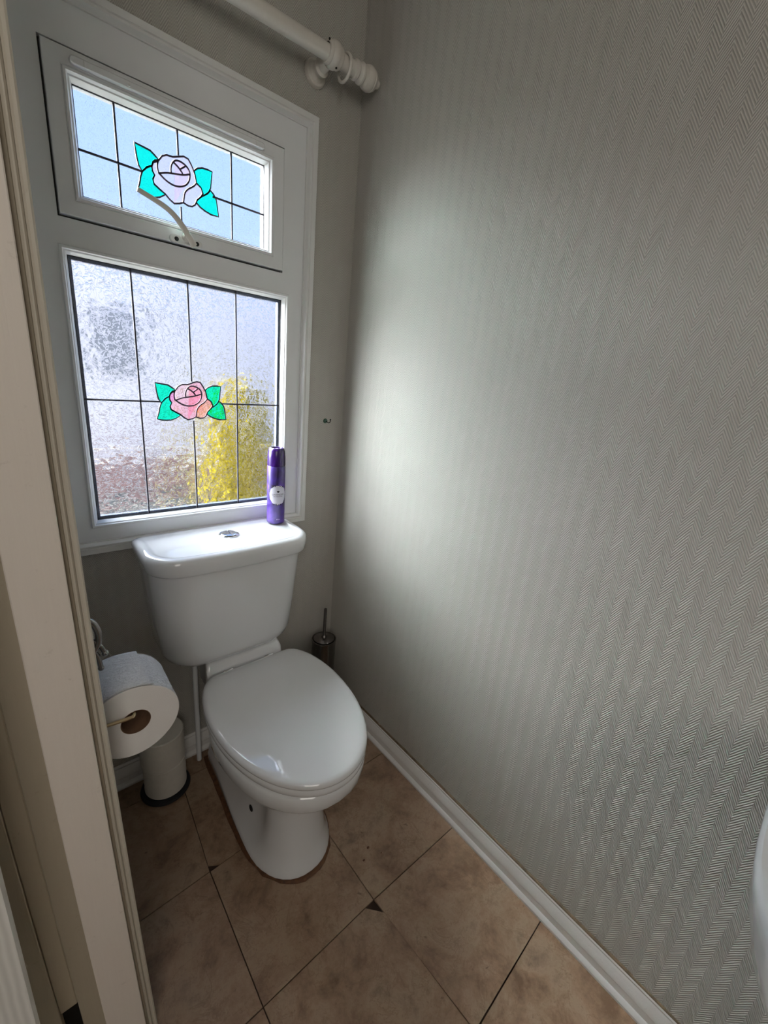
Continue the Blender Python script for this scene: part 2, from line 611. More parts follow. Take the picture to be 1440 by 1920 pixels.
bm = bmesh.new()
secs = []
for i in range(121):
    y = -0.003 - (2.4) * i / 120
    w = 0.0016 + 0.0012 * noise.noise(Vector((y * 40, 0, 0)))
    secs.append([Vector((0.0, y, 0.0765)), Vector((-0.0045, y, 0.0765)), Vector((-0.003, y, 0.078 + w)), Vector((0.0, y, 0.0795 + w * 1.5))])
loft(bm, secs)
tag(link('trim_2', bm, MT['caulk']), kind='structure')
for i, (x, y, r_) in enumerate(((-0.279, -0.608, 0.0028), (-0.250, -0.590, 0.0034), (-0.229, -0.622, 0.0018))):
    bm = bmesh.new()
    bmesh.ops.create_icosphere(bm, subdivisions=2, radius=r_, matrix=Matrix.Diagonal((1.3, 0.9, 0.45, 1)))
    for v in bm.verts:
        v.co *= 1 + 0.3 * noise.noise(v.co * 900 + Vector((i, 0, 0)))
    o = link('crumb', bm, MT['rust'], smooth=True)
    o.location = (x, y, r_ * 0.45)
    tag(o, ('middle-sized dark crumb on the tile, nearest the toilet foot', 'largest dark brown crumb on the tile right of the toilet foot', 'smallest dark crumb on the tile, nearest the right wall')[i], 'crumb', 'crumbs on the floor tile')

# ------------------------------------------------------------------ door frame on the left
door = empty('door_1', (XL, -0.60, 0))
tag(door, kind='structure')
def lean(z):       # the frame is bowed a little towards the room near the floor
    return 0.024 * max(0.0, 1 - z / 1.15) ** 1.6
def post(name, mat, x0, x1, y0, y1, z0=0.0, z1=2.20, bev=0.0012, k=1.0):
    bm = bmesh.new()
    N = 16
    secs = []
    for i in range(N + 1):
        z = z0 + (z1 - z0) * i / N
        l = lean(z) * k
        c = bev
        secs.append([Vector(p) for p in ((x0 + l + c, y0, z), (x1 + l - c, y0, z), (x1 + l, y0 + c, z), (x1 + l, y1, z), (x0 + l, y1, z), (x0 + l, y0 + c, z))])
    loft(bm, secs)
    return link(name, bm, mat, door)
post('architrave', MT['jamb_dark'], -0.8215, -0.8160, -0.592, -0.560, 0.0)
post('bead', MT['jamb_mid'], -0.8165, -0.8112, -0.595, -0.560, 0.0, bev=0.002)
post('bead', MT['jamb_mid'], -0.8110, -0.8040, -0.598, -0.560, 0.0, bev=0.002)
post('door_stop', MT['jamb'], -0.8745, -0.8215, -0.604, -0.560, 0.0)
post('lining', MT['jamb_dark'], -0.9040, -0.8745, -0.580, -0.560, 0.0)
post('lining', MT['jamb_yellowed'], -0.9270, -0.9040, -0.580, -0.560, 0.195)
mbox('gap', MT['black'], (-0.94, -0.88, -0.559, -0.545, 0.0, 0.22), door)  # black backing that paints in the darkness inside the opening
post('lining', MT['jamb_yellowed'], -1.0500, -0.9275, -0.583, -0.560, 0.0)
o = mbox('wall_outer', MT['paper_hall'], (XH, -0.925, -0.668, -0.640, -0.02, ZC))
tag(o, kind='structure')
o = mbox('wall_infill', MT['paper_hall'], (XH, -1.045, -0.640, -0.560, -0.02, ZC))
tag(o, kind='structure')

# ------------------------------------------------------------------ window
win = empty('window_1', (-0.472, 0, 0.79))
tag(win, kind='structure')
bm = bmesh.new()
ring_xz(bm, -0.803, -0.142, 0.761, 1.862, [(0, 0.0), (0, -0.0155), (0.0015, -0.018), (0.0145, -0.019), (0.0165, -0.0165), (0.0185, -0.0165), (0.0205, -0.021), (0.0235, -0.021), (0.0265, -0.015), (0.029, -0.0115), (0.031, -0.0115), (0.031, 0.0)])
link('casing', bm, MT['casing'], win, smooth=35)
bm = bmesh.new()
FY0, FY1 = -0.007, 0.048
for b in ((-0.775, -0.7285, 0.789, 1.835), (-0.7285, -0.7230, 1.4845, 1.7665), (-0.2345, -0.169, 1.4845, 1.7665), (-0.2145, -0.169, 0.789, 1.4345), (-0.2345, -0.169, 1.7665, 1.835),
          (-0.7285, -0.2145, 0.789, 0.8265), (-0.7285, -0.169, 1.4345, 1.4845), (-0.7285, -0.2345, 1.7665, 1.835)):
    box(bm, b[0], b[1], FY0, FY1, b[2], b[3])
bmesh.ops.remove_doubles(bm, verts=bm.verts, dist=0.00001)
link('frame', bm, MT['upvc'], win)
bm = bmesh.new()
ring_xz(bm, -0.7232, -0.2343, 1.4842, 1.7667, [(0, 0.006), (0, 0.040), (0.010, 0.040), (0.010, 0.006)])
link('gasket', bm, MT['gasket'], win)
# glazing bead of the lower light
bm = bmesh.new()
ring_xz(bm, -0.7290, -0.2140, 0.8260, 1.4350, [(0, 0.02), (0, -0.0085), (0.0015, -0.0105), (0.0060, -0.0105), (0.0080, -0.0065), (0.0100, -0.0055), (0.0140, 0.0040), (0.0150, 0.0080), (0.0150, 0.02)])
link('glazing_bead', bm, MT['upvc'], win, smooth=30)
bm = bmesh.new()
ring_xz(bm, -0.7145, -0.2285, 0.8405, 1.4205, [(0, 0.008), (0, 0.0115), (0.0016, 0.0115), (0.0016, 0.008)])
link('gasket', bm, MT['gasket'], win)
bm = bmesh.new()
ring_xz(bm, -0.7145, -0.2285, 0.8405, 1.4205, [(0, 0.0135), (0, 0.026), (0.0075, 0.026), (0.0075, 0.0135)])
link('spacer_bar', bm, MT['spacer'], win)
# opening vent
sash = empty('vent_sash', (-0.479, 0, 1.62))
sash.parent = win
sash.matrix_parent_inverse = win.matrix_basis.inverted()
bm = bmesh.new()
ring_xz(bm, -0.7195, -0.2375, 1.4890, 1.7620, [(0, 0.03), (0, -0.0120), (0.0015, -0.0135), (0.0265, -0.0135), (0.0285, -0.0115), (0.0300, -0.0150), (0.0340, -0.0150), (0.0370, -0.0090), (0.0395, -0.0080), (0.0430, 0.0020), (0.0440, 0.0060), (0.0440, 0.03)])
link('sash_frame', bm, MT['upvc'], sash, smooth=30)
bm = bmesh.new()
ring_xz(bm, -0.6760, -0.2810, 1.5325, 1.7185, [(0, 0.008), (0, 0.0115), (0.0020, 0.0115), (0.0020, 0.008)])
link('gasket', bm, MT['gasket'], sash)
# trickle vent along the sash top
bm = bmesh.new()
def capsule(bm, x0, x1, z, hr, y0, y1, seg=8):
    pts = []
    for k in range(seg + 1):
        a = math.pi / 2 + math.pi * k / seg
        pts.append((x0 + hr * math.cos(a), z + hr * math.sin(a)))
    for k in range(seg + 1):
        a = -math.pi / 2 + math.pi * k / seg
        pts.append((x1 + hr * math.cos(a), z + hr * math.sin(a)))
    ins = 0.0018
    secs = []
    for y, s in ((y0, 0), (y1 + ins, 0), (y1, ins)):
        secs.append([Vector((px + (0 if s == 0 else (ins if px < x0 + 1e-6 else -ins if px > x1 - 1e-6 else 0)), y, z + (pz - z) * (1 - s / hr))) for px, pz in pts])
    loft(bm, secs)
capsule(bm, -0.672, -0.300, 1.7445, 0.0068, -0.0130, -0.0225)
link('trickle_vent', bm, MT['upvc'], sash, smooth=35)
bm = bmesh.new()
for xx in (-0.656, -0.316):
    box(bm, xx - 0.0008, xx + 0.0008, -0.0233, -0.0220, 1.7390, 1.7500)
box(bm, -0.585, -0.581, -0.026, -0.0220, 1.7405, 1.7440)
link('vent_slider', bm, MT['casing'], sash)

Y_G = 0.012
MT['glass_low'] = glass_mat('textured_obscure_glass', 78.0, 0.050, 1.0, (0.97, 0.98, 0.985, 1), 0.12)
MT['glass_up'] = glass_mat('flecked_obscure_glass', 130.0, 0.018, 0.6, (0.97, 0.98, 1.0, 1), 0.15)
def pane(name, x0, x1, z0, z1, mat, parent):
    bm = bmesh.new()
    bm.faces.new([bm.verts.new(p) for p in ((x0, Y_G, z0), (x1, Y_G, z0), (x1, Y_G, z1), (x0, Y_G, z1))])
    return link(name, bm, mat, parent)
pane_low = pane('glass_pane', -0.7145, -0.2285, 0.8405, 1.4205, MT['glass_low'], win)
pane_up = pane('glass_pane', -0.6760, -0.2810, 1.5325, 1.7185, MT['glass_up'], sash)
YL = Y_G - 0.0013
def strip(name, p, q, parent, w=0.0044):
    p, q = Vector((p[0], YL, p[1])), Vector((q[0], YL, q[1]))
    t = (q - p).normalized()
    n = Vector((-t.z, 0, t.x)) * w / 2
    N = max(2, int((q - p).length / 0.008))
    secs = []
    for i in range(N + 1):
        c = p.lerp(q, i / N)
        k = 1 + 0.10 * noise.noise(c * 160)
        o = Vector((0, -0.0010, 0))
        secs.append([c - n * k + Vector((0, 0.0012, 0)), c - n * k * 0.8 + o, c + n * k * 0.8 + o, c + n * k + Vector((0, 0.0012, 0))])
    bm = bmesh.new()
    loft(bm, secs)
    return link(name, bm, MT['lead'], parent)

# ---- rose emblem: outlines traced once in glass-plane units, placed in both lights
LEAVES = [[(-0.56429, 1.17585), (-0.54593, 1.17358), (-0.53441, 1.17204), (-0.5259, 1.16643), (-0.51878, 1.16067), (-0.52641, 1.15716), (-0.53111, 1.15229), (-0.53345, 1.14475), (-0.5436, 1.13904), (-0.55266, 1.12849), (-0.55891, 1.13716), (-0.56163, 1.15074), (-0.563, 1.16274)], [(-0.55266, 1.12849), (-0.54366, 1.13811), (-0.53346, 1.14444), (-0.53271, 1.13672), (-0.52868, 1.12907), (-0.53284, 1.12109), (-0.53107, 1.11249), (-0.52015, 1.10563), (-0.50748, 1.09917), (-0.52097, 1.08993), (-0.53331, 1.08544), (-0.54381, 1.08453), (-0.5541, 1.0852), (-0.56483, 1.08822), (-0.55947, 1.10472), (-0.55701, 1.11644)], [(-0.44405, 1.1648), (-0.43696, 1.17166), (-0.42528, 1.17641), (-0.41357, 1.17713), (-0.40312, 1.17612), (-0.40559, 1.15865), (-0.40771, 1.14192), (-0.41309, 1.13168), (-0.42351, 1.12263), (-0.42593, 1.12623), (-0.42982, 1.13604), (-0.43957, 1.14223), (-0.44166, 1.15357)], [(-0.42351, 1.12263), (-0.41486, 1.12911), (-0.40817, 1.13722), (-0.40109, 1.13212), (-0.39525, 1.12216), (-0.39293, 1.10858), (-0.39037, 1.0883), (-0.40735, 1.08775), (-0.42102, 1.09099), (-0.43273, 1.09589), (-0.44251, 1.10326), (-0.43899, 1.10918), (-0.43038, 1.11775)]]
PETALS = [[(-0.51965, 1.1583), (-0.51079, 1.17042), (-0.50148, 1.17533), (-0.48921, 1.17611), (-0.48293, 1.17839), (-0.48483, 1.17042), (-0.49138, 1.16218), (-0.49414, 1.15258), (-0.49375, 1.14437), (-0.50309, 1.1419), (-0.52011, 1.13536), (-0.52213, 1.14808)], [(-0.48293, 1.17839), (-0.47818, 1.18026), (-0.46543, 1.18504), (-0.45597, 1.1833), (-0.44988, 1.17411), (-0.44307, 1.15999), (-0.43957, 1.14223), (-0.44642, 1.13376), (-0.45982, 1.12346), (-0.46666, 1.11343), (-0.46867, 1.10354), (-0.47064, 1.09444), (-0.47884, 1.09019), (-0.49011, 1.08676), (-0.49931, 1.09153), (-0.50823, 1.09947), (-0.52015, 1.10563), (-0.53037, 1.11172), (-0.53292, 1.11952), (-0.52868, 1.12907), (-0.52011, 1.13536), (-0.50835, 1.12824), (-0.4978, 1.12383), (-0.48696, 1.12226), (-0.47422, 1.12462), (-0.46274, 1.13151), (-0.45591, 1.14154), (-0.45349, 1.15461), (-0.45669, 1.1641), (-0.46444, 1.17005), (-0.47537, 1.17288), (-0.48483, 1.17042)], [(-0.43957, 1.14223), (-0.42982, 1.13604), (-0.42593, 1.12623), (-0.43038, 1.11775), (-0.43899, 1.10918), (-0.44437, 1.09737), (-0.45116, 1.09225), (-0.45941, 1.09096), (-0.47064, 1.09444), (-0.46867, 1.10354), (-0.46666, 1.11343), (-0.45982, 1.12346), (-0.44642, 1.13376)], [(-0.51965, 1.1583), (-0.52213, 1.14808), (-0.52013, 1.13489), (-0.52868, 1.12907), (-0.53271, 1.13672), (-0.53302, 1.14446), (-0.52963, 1.15236)], [(-0.49375, 1.14437), (-0.49414, 1.15258), (-0.49138, 1.16218), (-0.48483, 1.17042), (-0.47537, 1.17288), (-0.46444, 1.17005), (-0.45669, 1.1641), (-0.45349, 1.15461), (-0.46845, 1.14905), (-0.48751, 1.14497)], [(-0.51932, 1.13602), (-0.50835, 1.12824), (-0.4978, 1.12383), (-0.48696, 1.12226), (-0.47422, 1.12462), (-0.46274, 1.13151), (-0.45591, 1.14154), (-0.45463, 1.15455), (-0.46845, 1.14905), (-0.48751, 1.14497), (-0.50309, 1.1419)]]
LINES = [([(-0.56429, 1.17585), (-0.54593, 1.17358), (-0.53441, 1.17204), (-0.5259, 1.16643), (-0.51878, 1.16067), (-0.52641, 1.15716), (-0.53111, 1.15229), (-0.53345, 1.14475), (-0.5436, 1.13904), (-0.55266, 1.12849), (-0.55891, 1.13716), (-0.56163, 1.15074), (-0.563, 1.16274)], True), ([(-0.55266, 1.12849), (-0.54366, 1.13811), (-0.53346, 1.14444), (-0.53271, 1.13672), (-0.52868, 1.12907), (-0.53284, 1.12109), (-0.53107, 1.11249), (-0.52015, 1.10563), (-0.50748, 1.09917), (-0.52097, 1.08993), (-0.53331, 1.08544), (-0.54381, 1.08453), (-0.5541, 1.0852), (-0.56483, 1.08822), (-0.55947, 1.10472), (-0.55701, 1.11644)], True), ([(-0.44405, 1.1648), (-0.43696, 1.17166), (-0.42528, 1.17641), (-0.41357, 1.17713), (-0.40312, 1.17612), (-0.40559, 1.15865), (-0.40771, 1.14192), (-0.41309, 1.13168), (-0.42351, 1.12263), (-0.42593, 1.12623), (-0.42982, 1.13604), (-0.43957, 1.14223), (-0.44166, 1.15357)], True), ([(-0.42351, 1.12263), (-0.41486, 1.12911), (-0.40817, 1.13722), (-0.40109, 1.13212), (-0.39525, 1.12216), (-0.39293, 1.10858), (-0.39037, 1.0883), (-0.40735, 1.08775), (-0.42102, 1.09099), (-0.43273, 1.09589), (-0.44251, 1.10326), (-0.43899, 1.10918), (-0.43038, 1.11775)], True), ([(-0.47818, 1.18026), (-0.46543, 1.18504), (-0.45597, 1.1833), (-0.44988, 1.17411), (-0.44307, 1.15999), (-0.43957, 1.14223), (-0.42982, 1.13604), (-0.42593, 1.12623), (-0.43038, 1.11775), (-0.43899, 1.10918), (-0.44437, 1.09737), (-0.45116, 1.09225), (-0.45941, 1.09096), (-0.47064, 1.09444), (-0.47884, 1.09019), (-0.49011, 1.08676), (-0.49931, 1.09153), (-0.50823, 1.09947), (-0.52015, 1.10563), (-0.53037, 1.11172), (-0.53292, 1.11952), (-0.52868, 1.12907), (-0.53271, 1.13672), (-0.53302, 1.14446), (-0.52963, 1.15236), (-0.51965, 1.1583), (-0.51079, 1.17042), (-0.50148, 1.17533), (-0.48921, 1.17611)], True), ([(-0.51965, 1.1583), (-0.52213, 1.14808), (-0.52013, 1.13489)], False), ([(-0.52011, 1.13536), (-0.50309, 1.1419), (-0.48751, 1.14497), (-0.46845, 1.14905), (-0.45463, 1.15455)], False), ([(-0.51932, 1.13602), (-0.50835, 1.12824), (-0.4978, 1.12383), (-0.48696, 1.12226), (-0.47422, 1.12462), (-0.46274, 1.13151), (-0.45591, 1.14154), (-0.45349, 1.15461), (-0.45669, 1.1641), (-0.46444, 1.17005), (-0.47537, 1.17288), (-0.48483, 1.17042), (-0.49138, 1.16218), (-0.49414, 1.15258), (-0.49375, 1.14437)], False), ([(-0.48811, 1.1663), (-0.47901, 1.16096), (-0.47144, 1.15371), (-0.46924, 1.14933)], False), ([(-0.4736, 1.15871), (-0.46625, 1.16437), (-0.46262, 1.16776)], False), ([(-0.43957, 1.14223), (-0.44642, 1.13376), (-0.45982, 1.12346), (-0.46666, 1.11343), (-0.46867, 1.10354), (-0.47064, 1.09444)], False)]

def ribbon(bm, pts, w=0.0040, closed=False):
    P = [Vector((x, 0, z)) for x, z in pts]
    n = len(P)
    rows = []
    for i in range(n):
        if closed:
            t = (P[(i + 1) % n] - P[(i - 1) % n]).normalized()
        else:
            t = (P[min(i + 1, n - 1)] - P[max(i - 1, 0)]).normalized()
        nn = Vector((-t.z, 0, t.x)) * w / 2
        p = P[i]
        rows.append([bm.verts.new(v) for v in (p - nn + Vector((0, 0.0006, 0)), p - nn * .7 - Vector((0, 0.0012, 0)), p + nn * .7 - Vector((0, 0.0012, 0)), p + nn + Vector((0, 0.0006, 0)))])
    for i in range(n if closed else n - 1):
        a, b = rows[i], rows[(i + 1) % n]
        for k in range(3):
            bm.faces.new((a[k], a[k + 1], b[k + 1], b[k]))
        bm.faces.new((a[3], a[0], b[0], b[3]))
def spl2(pts, closed=False, n=5):
    if closed:
        Q = [pts[-1]] + list(pts) + [pts[0], pts[1]]
        out = []
        for i in range(1, len(Q) - 2):
            p0, p1, p2, p3 = [Vector(q) for q in Q[i - 1:i + 3]]
            for k in range(n):
                t = k / n
                out.append(tuple(0.5 * ((2 * p1) + (p2 - p0) * t + (2 * p0 - 5 * p1 + 4 * p2 - p3) * t * t + (3 * p1 - p0 - 3 * p2 + p3) * t ** 3)))
        return out
    return [(v.x, v.z) for v in smooth_path([(p[0], 0, p[1]) for p in pts], n)]
def rose(parent, ox, oz, leaf_mat, petal_mats):
    def T(pts):
        return [(x + ox, z + oz) for x, z in pts]
    def flat(name, pts, y, mat):
        bm = bmesh.new()
        a = [bm.verts.new((x, y, z)) for x, z in pts]
        f_ = bm.faces.new(a)
        bmesh.ops.triangulate(bm, faces=[f_])
        return link(name, bm, mat, parent)
    for L in LEAVES:
        flat('leaf', T(L), Y_G - 0.0006, leaf_mat)
    for i, P_ in enumerate(PETALS):
        flat('petal', T(P_), Y_G - 0.0008, petal_mats[i % len(petal_mats)])
    bm = bmesh.new()
    for Ln, cl in LINES:
        ribbon(bm, T(spl2(Ln, cl)) if not cl else T(Ln), 0.0040, cl)
    bmesh.ops.translate(bm, verts=bm.verts, vec=(0, YL - 0.0004, 0))
    link('outline', bm, MT['came'], parent)
MT['leaf_low'] = film_mat('teal_glass_paint', (0.01, 0.88, 0.52, 1), 0.04)
MT['leaf_up'] = film_mat('teal_glass_paint_sky', (0.01, 0.94, 0.62, 1), 0.04)  # same teal paint, with the bluer sky behind put into its colour
MT['petal_a'] = film_mat('pink_glass_paint', (0.98, 0.58, 0.66, 1), 0.04)
MT['petal_b'] = film_mat('peach_glass_paint', (0.96, 0.40, 0.38, 1), 0.04, (0.98, 0.55, 0.48, 1))
MT['petal_c'] = film_mat('pale_pink_glass_paint', (0.94, 0.70, 0.74, 1), 0.04)
MT['petal_d'] = film_mat('lilac_glass_paint', (0.92, 0.42, 0.70, 1), 0.04)
MT['petal_w'] = film_mat('pale_lilac_glass_paint', (0.98, 0.84, 0.88, 1), 0.03)
rose(pane_low, 0, 0, MT['leaf_low'], [MT['petal_c'], MT['petal_a'], MT['petal_b'], MT['petal_d']])
rose(pane_up, -0.0085, 0.4865, MT['leaf_up'], [MT['petal_w']])
# lead lines
for x, gap in ((-0.5990, False), (-0.4775, True), (-0.3580, False)):
    if gap:
        strip('lead_strip', (x, 1.4205), (x, 1.184), pane_low); strip('lead_strip', (x + .001, 1.0845), (x + .001, 0.8405), pane_low)
    else:
        strip('lead_strip', (x, 1.4205), (x, 0.8405), pane_low)
strip('lead_strip', (-0.7145, 1.130), (-0.5995, 1.1305), pane_low)
strip('lead_strip', (-0.5985, 1.1305), (-0.5545, 1.1305), pane_low)
strip('lead_strip', (-0.4035, 1.1310), (-0.3585, 1.1310), pane_low)
strip('lead_strip', (-0.3575, 1.1310), (-0.2285, 1.1320), pane_low)
for x, gap in ((-0.6060, False), (-0.4855, True), (-0.3650, False)):
    if gap:
        strip('lead_strip', (x, 1.7185), (x, 1.6700), pane_up); strip('lead_strip', (x + .001, 1.5710), (x + .001, 1.5325), pane_up)
    else:
        strip('lead_strip', (x, 1.7185), (x, 1.5325), pane_up)
strip('lead_strip', (-0.6760, 1.6150), (-0.6065, 1.6150), pane_up)
strip('lead_strip', (-0.6055, 1.6150), (-0.5630, 1.6145), pane_up)
strip('lead_strip', (-0.4120, 1.6130), (-0.3655, 1.6125), pane_up)
strip('lead_strip', (-0.3645, 1.6125), (-0.2810, 1.6115), pane_up)

# window catch: base plate, screws and the lever
hb = bmesh.new()
capsule(hb, -0.512, -0.457, 1.4965, 0.0085, -0.0130, -0.0190)
hbase = link('handle_base', hb, MT['casing'], sash, smooth=35)
bm = bmesh.new()
bm.free()
for xx in (-0.506, -0.461):
    bm = bmesh.new()
    lathe(bm, [(0.0, -0.0215), (0.0042, -0.0210), (0.0048, -0.0185)], 14, 'Y', (xx, 0, 1.4965))
    link('screw_hole', bm, MT['black'], hbase)
bm = bmesh.new()
P0 = Vector((-0.470, -0.0250, 1.490)); P3 = Vector((-0.584, -0.0390, 1.5640))
path = smooth_path([P0, (-0.484, -0.0330, 1.5050), (-0.505, -0.0400, 1.5270), (-0.532, -0.0420, 1.5460), P3], 6)
secs = []
for i, p in enumerate(path):
    t = (path[min(i + 1, len(path) - 1)] - path[max(i - 1, 0)]).normalized()
    yv = Vector((0, 1, 0)); yv = (yv - t * yv.dot(t)).normalized()
    sv = t.cross(yv)
    u = i / (len(path) - 1)
    w = 0.0085 * (1 - u) + 0.0052 * u
    th = 0.0045 * (1 - u) + 0.0030 * u
    secs.append([p + sv * w * math.cos(a) * (1 if abs(math.cos(a)) < .9 else .96) + yv * th * math.sin(a) for a in [2 * math.pi * k / 14 for k in range(14)]])
loft(bm, secs)
lathe(bm, [(0.0, -0.0330), (0.0085, -0.0320), (0.0098, -0.0290), (0.0098, -0.0190)], 20, 'Y', (-0.4845, 0, 1.5040))
lev = link('handle_lever', bm, MT['pole'], sash, smooth=40)
bm = bmesh.new()
lathe(bm, [(0.0, -0.0345), (0.0030, -0.0345), (0.0034, -0.0318)], 12, 'Y', (-0.4835, 0, 1.5050))
link('lever_screw', bm, MT['gasket'], lev)

# ------------------------------------------------------------------ curtain pole
PZ, PY = 1.9645, -0.076
pole = empty('curtain_pole', (-0.45, PY, PZ))
tag(pole, 'white painted wooden curtain pole with turned end and wall bracket above the window', 'curtain pole')
bm = bmesh.new()
lathe(bm, [(0.0, -0.80), (0.0165, -0.80), (0.0165, -0.086), (0.0, -0.086)], 40, 'X', (0, PY, PZ))
for v in bm.verts:
    if v.co.x < -0.3:
        v.co.z -= 0.022
link('rod', bm, MT['pole'], pole, smooth=40)
bm = bmesh.new()
lathe(bm, [(0.0, -0.086), (0.018, -0.086), (0.0205, -0.084), (0.0205, -0.078), (0.0170, -0.074), (0.0185, -0.070), (0.0225, -0.066), (0.0225, -0.062), (0.017, -0.058), (0.016, -0.055),
           (0.0235, -0.051), (0.0262, -0.043), (0.0262, -0.036), (0.0235, -0.031), (0.0240, -0.029), (0.0195, -0.021), (0.011, -0.017), (0.010, -0.011), (0.0085, -0.006), (0.0, -0.0045)], 40, 'X', (0, PY, PZ))
link('finial', bm, MT['pole'], pole, smooth=40)
bm = bmesh.new()
lathe(bm, [(0.0168, -0.166), (0.0215, -0.1655), (0.0235, -0.161), (0.0230, -0.157), (0.0262, -0.153), (0.0272, -0.146), (0.0262, -0.140), (0.0235, -0.136), (0.0238, -0.132), (0.0205, -0.127), (0.0168, -0.126)], 40, 'X', (0, PY, PZ))
link('bracket_cup', bm, MT['pole'], pole, smooth=40)
bm = bmesh.new()
bx = -0.150
lathe(bm, [(0.0, -0.0005), (0.0290, -0.0005), (0.0295, -0.006), (0.0265, -0.011), (0.0215, -0.012), (0.0200, -0.016), (0.0150, -0.019), (0.0125, -0.026), (0.0180, -0.030), (0.0185, -0.036), (0.0130, -0.040), (0.0115, -0.062), (0.0, -0.062)], 36, 'Y', (bx - 0.002, 0, PZ - 0.012))
link('wall_bracket', bm, MT['pole'], pole, smooth=40)
bm = bmesh.new()
for p in ((-0.1665, PY - 0.013, PZ + 0.0165), (-0.142, PY - 0.008, PZ - 0.0255)):
    bm = bmesh.new()
    bmesh.ops.create_uvsphere(bm, u_segments=10, v_segments=6, radius=0.0026, matrix=Matrix.Translation(p))
    link('screw_hole', bm, MT['black'], pole)
ringo = bmesh.new()
RR, rr_ = 0.0270, 0.0034
for i in range(36):
    pass
secs = []
cx_, cz_ = -0.112, PZ - 0.0065
prf = []
lathe(ringo, [(RR + rr_ * math.cos(a), rr_ * 1.2 * math.sin(a)) for a in [2 * math.pi * k / 10 for k in range(10)]], 40, 'X', (cx_, PY, cz_ - 0.003), closed=True)
o = link('curtain_ring', ringo, MT['pole'], smooth=60)
tag(o, 'small white ring hanging on the curtain pole between bracket and turned end', 'ring')

# ------------------------------------------------------------------ toilet
toilet = empty('toilet', (-0.41, -0.32, 0))
tag(toilet, 'white ceramic close coupled toilet with lid down, below the window', 'toilet')
TCX = -0.405
def pan_section(z, hw, yf, yb, tail, ymid, cx=TCX, n_exp=2.15, N=20, z_tail=None):
    """closed outline: tapered tail at the back, full D towards the front"""
    pts = []
    L = ymid - yf
    # front half, from right side round the tip to the left side
    for k in range(N + 1):
        a = math.pi * k / N
        ca, sa = math.cos(a), math.sin(a)
        x = hw * math.copysign(abs(ca) ** (2 / n_exp), ca)
        y = ymid - L * abs(sa) ** (2 / n_exp)
        pts.append((cx + x, y, z))
    M_ = 10
    left, right = [], []
    for k in range(1, M_ + 1):
        u = k / M_
        e = u * u * (3 - 2 * u)
        x = hw + (tail - hw) * e
        y = ymid + (yb - ymid) * u
        zz = z if z_tail is None else z + (z_tail - z) * max(0.0, (u - 0.55) / 0.45)
        left.append((cx - x, y, zz)); right.append((cx + x, y, zz))
    back = [(cx + tail * (-1 + 2 * k / 6), yb, z if z_tail is None else z_tail) for k in range(1, 6)]
    return [Vector(p) for p in pts + left + back + list(reversed(right))]
bm = bmesh.new()
secs = [
    pan_section(0.000, 0.100, -0.535, -0.06, 0.0850, -0.40),
    pan_section(0.0005, 0.111, -0.547, -0.05, 0.0900, -0.40),
    pan_section(0.012, 0.111, -0.547, -0.05, 0.0900, -0.40),
    pan_section(0.020, 0.106, -0.541, -0.05, 0.0900, -0.40),
    pan_section(0.070, 0.095, -0.529, -0.05, 0.0850, -0.41),
    pan_section(0.130, 0.086, -0.520, -0.05, 0.0800, -0.42),
    pan_section(0.180, 0.083, -0.517, -0.05, 0.0780, -0.42),
    pan_section(0.222, 0.084, -0.519, -0.05, 0.0790, -0.42),
    pan_section(0.245, 0.092, -0.530, -0.05, 0.0830, -0.42),
    pan_section(0.262, 0.110, -0.552, -0.05, 0.0880, -0.41),
    pan_section(0.285, 0.137, -0.584, -0.05, 0.0900, -0.39),
    pan_section(0.308, 0.157, -0.612, -0.05, 0.0900, -0.38),
    pan_section(0.328, 0.167, -0.628, -0.05, 0.0900, -0.37),
    pan_section(0.334, 0.1685, -0.631, -0.05, 0.0900, -0.37),
    pan_section(0.336, 0.1720, -0.637, -0.05, 0.0900, -0.37),
    pan_section(0.342, 0.1745, -0.640, -0.05, 0.0900, -0.37),
    pan_section(0.372, 0.1750, -0.642, -0.05, 0.0900, -0.37),
    pan_section(0.380, 0.172, -0.638, -0.05, 0.0900, -0.37),
    pan_section(0.384, 0.166, -0.630, -0.052, 0.0900, -0.37),
    pan_section(0.384, 0.115, -0.575, -0.12, 0.0900, -0.37),
    pan_section(0.340, 0.100, -0.555, -0.14, 0.0750, -0.37),
    pan_section(0.290, 0.060, -0.470, -0.20, 0.0450, -0.36),
    pan_section(0.280, 0.030, -0.420, -0.26, 0.0250, -0.34),
]
for sec in secs[3:10]:             # the side panels step in behind the round front column
    zc = sec[0].z
    k = min(1.0, (zc - 0.02) / 0.06) * (1.0 if zc < 0.23 else max(0, (0.27 - zc) / 0.04))
    for p in sec:
        g = 0.20 * math.exp(-((p.y + 0.405) / 0.040) ** 2) + (0.10 if p.y > -0.405 else 0.0)
        p.x = TCX + (p.x - TCX) * (1 - k * min(g, 0.20))
loft(bm, secs)
bowl = link('bowl', bm, MT['ceramic'], toilet, smooth=50)
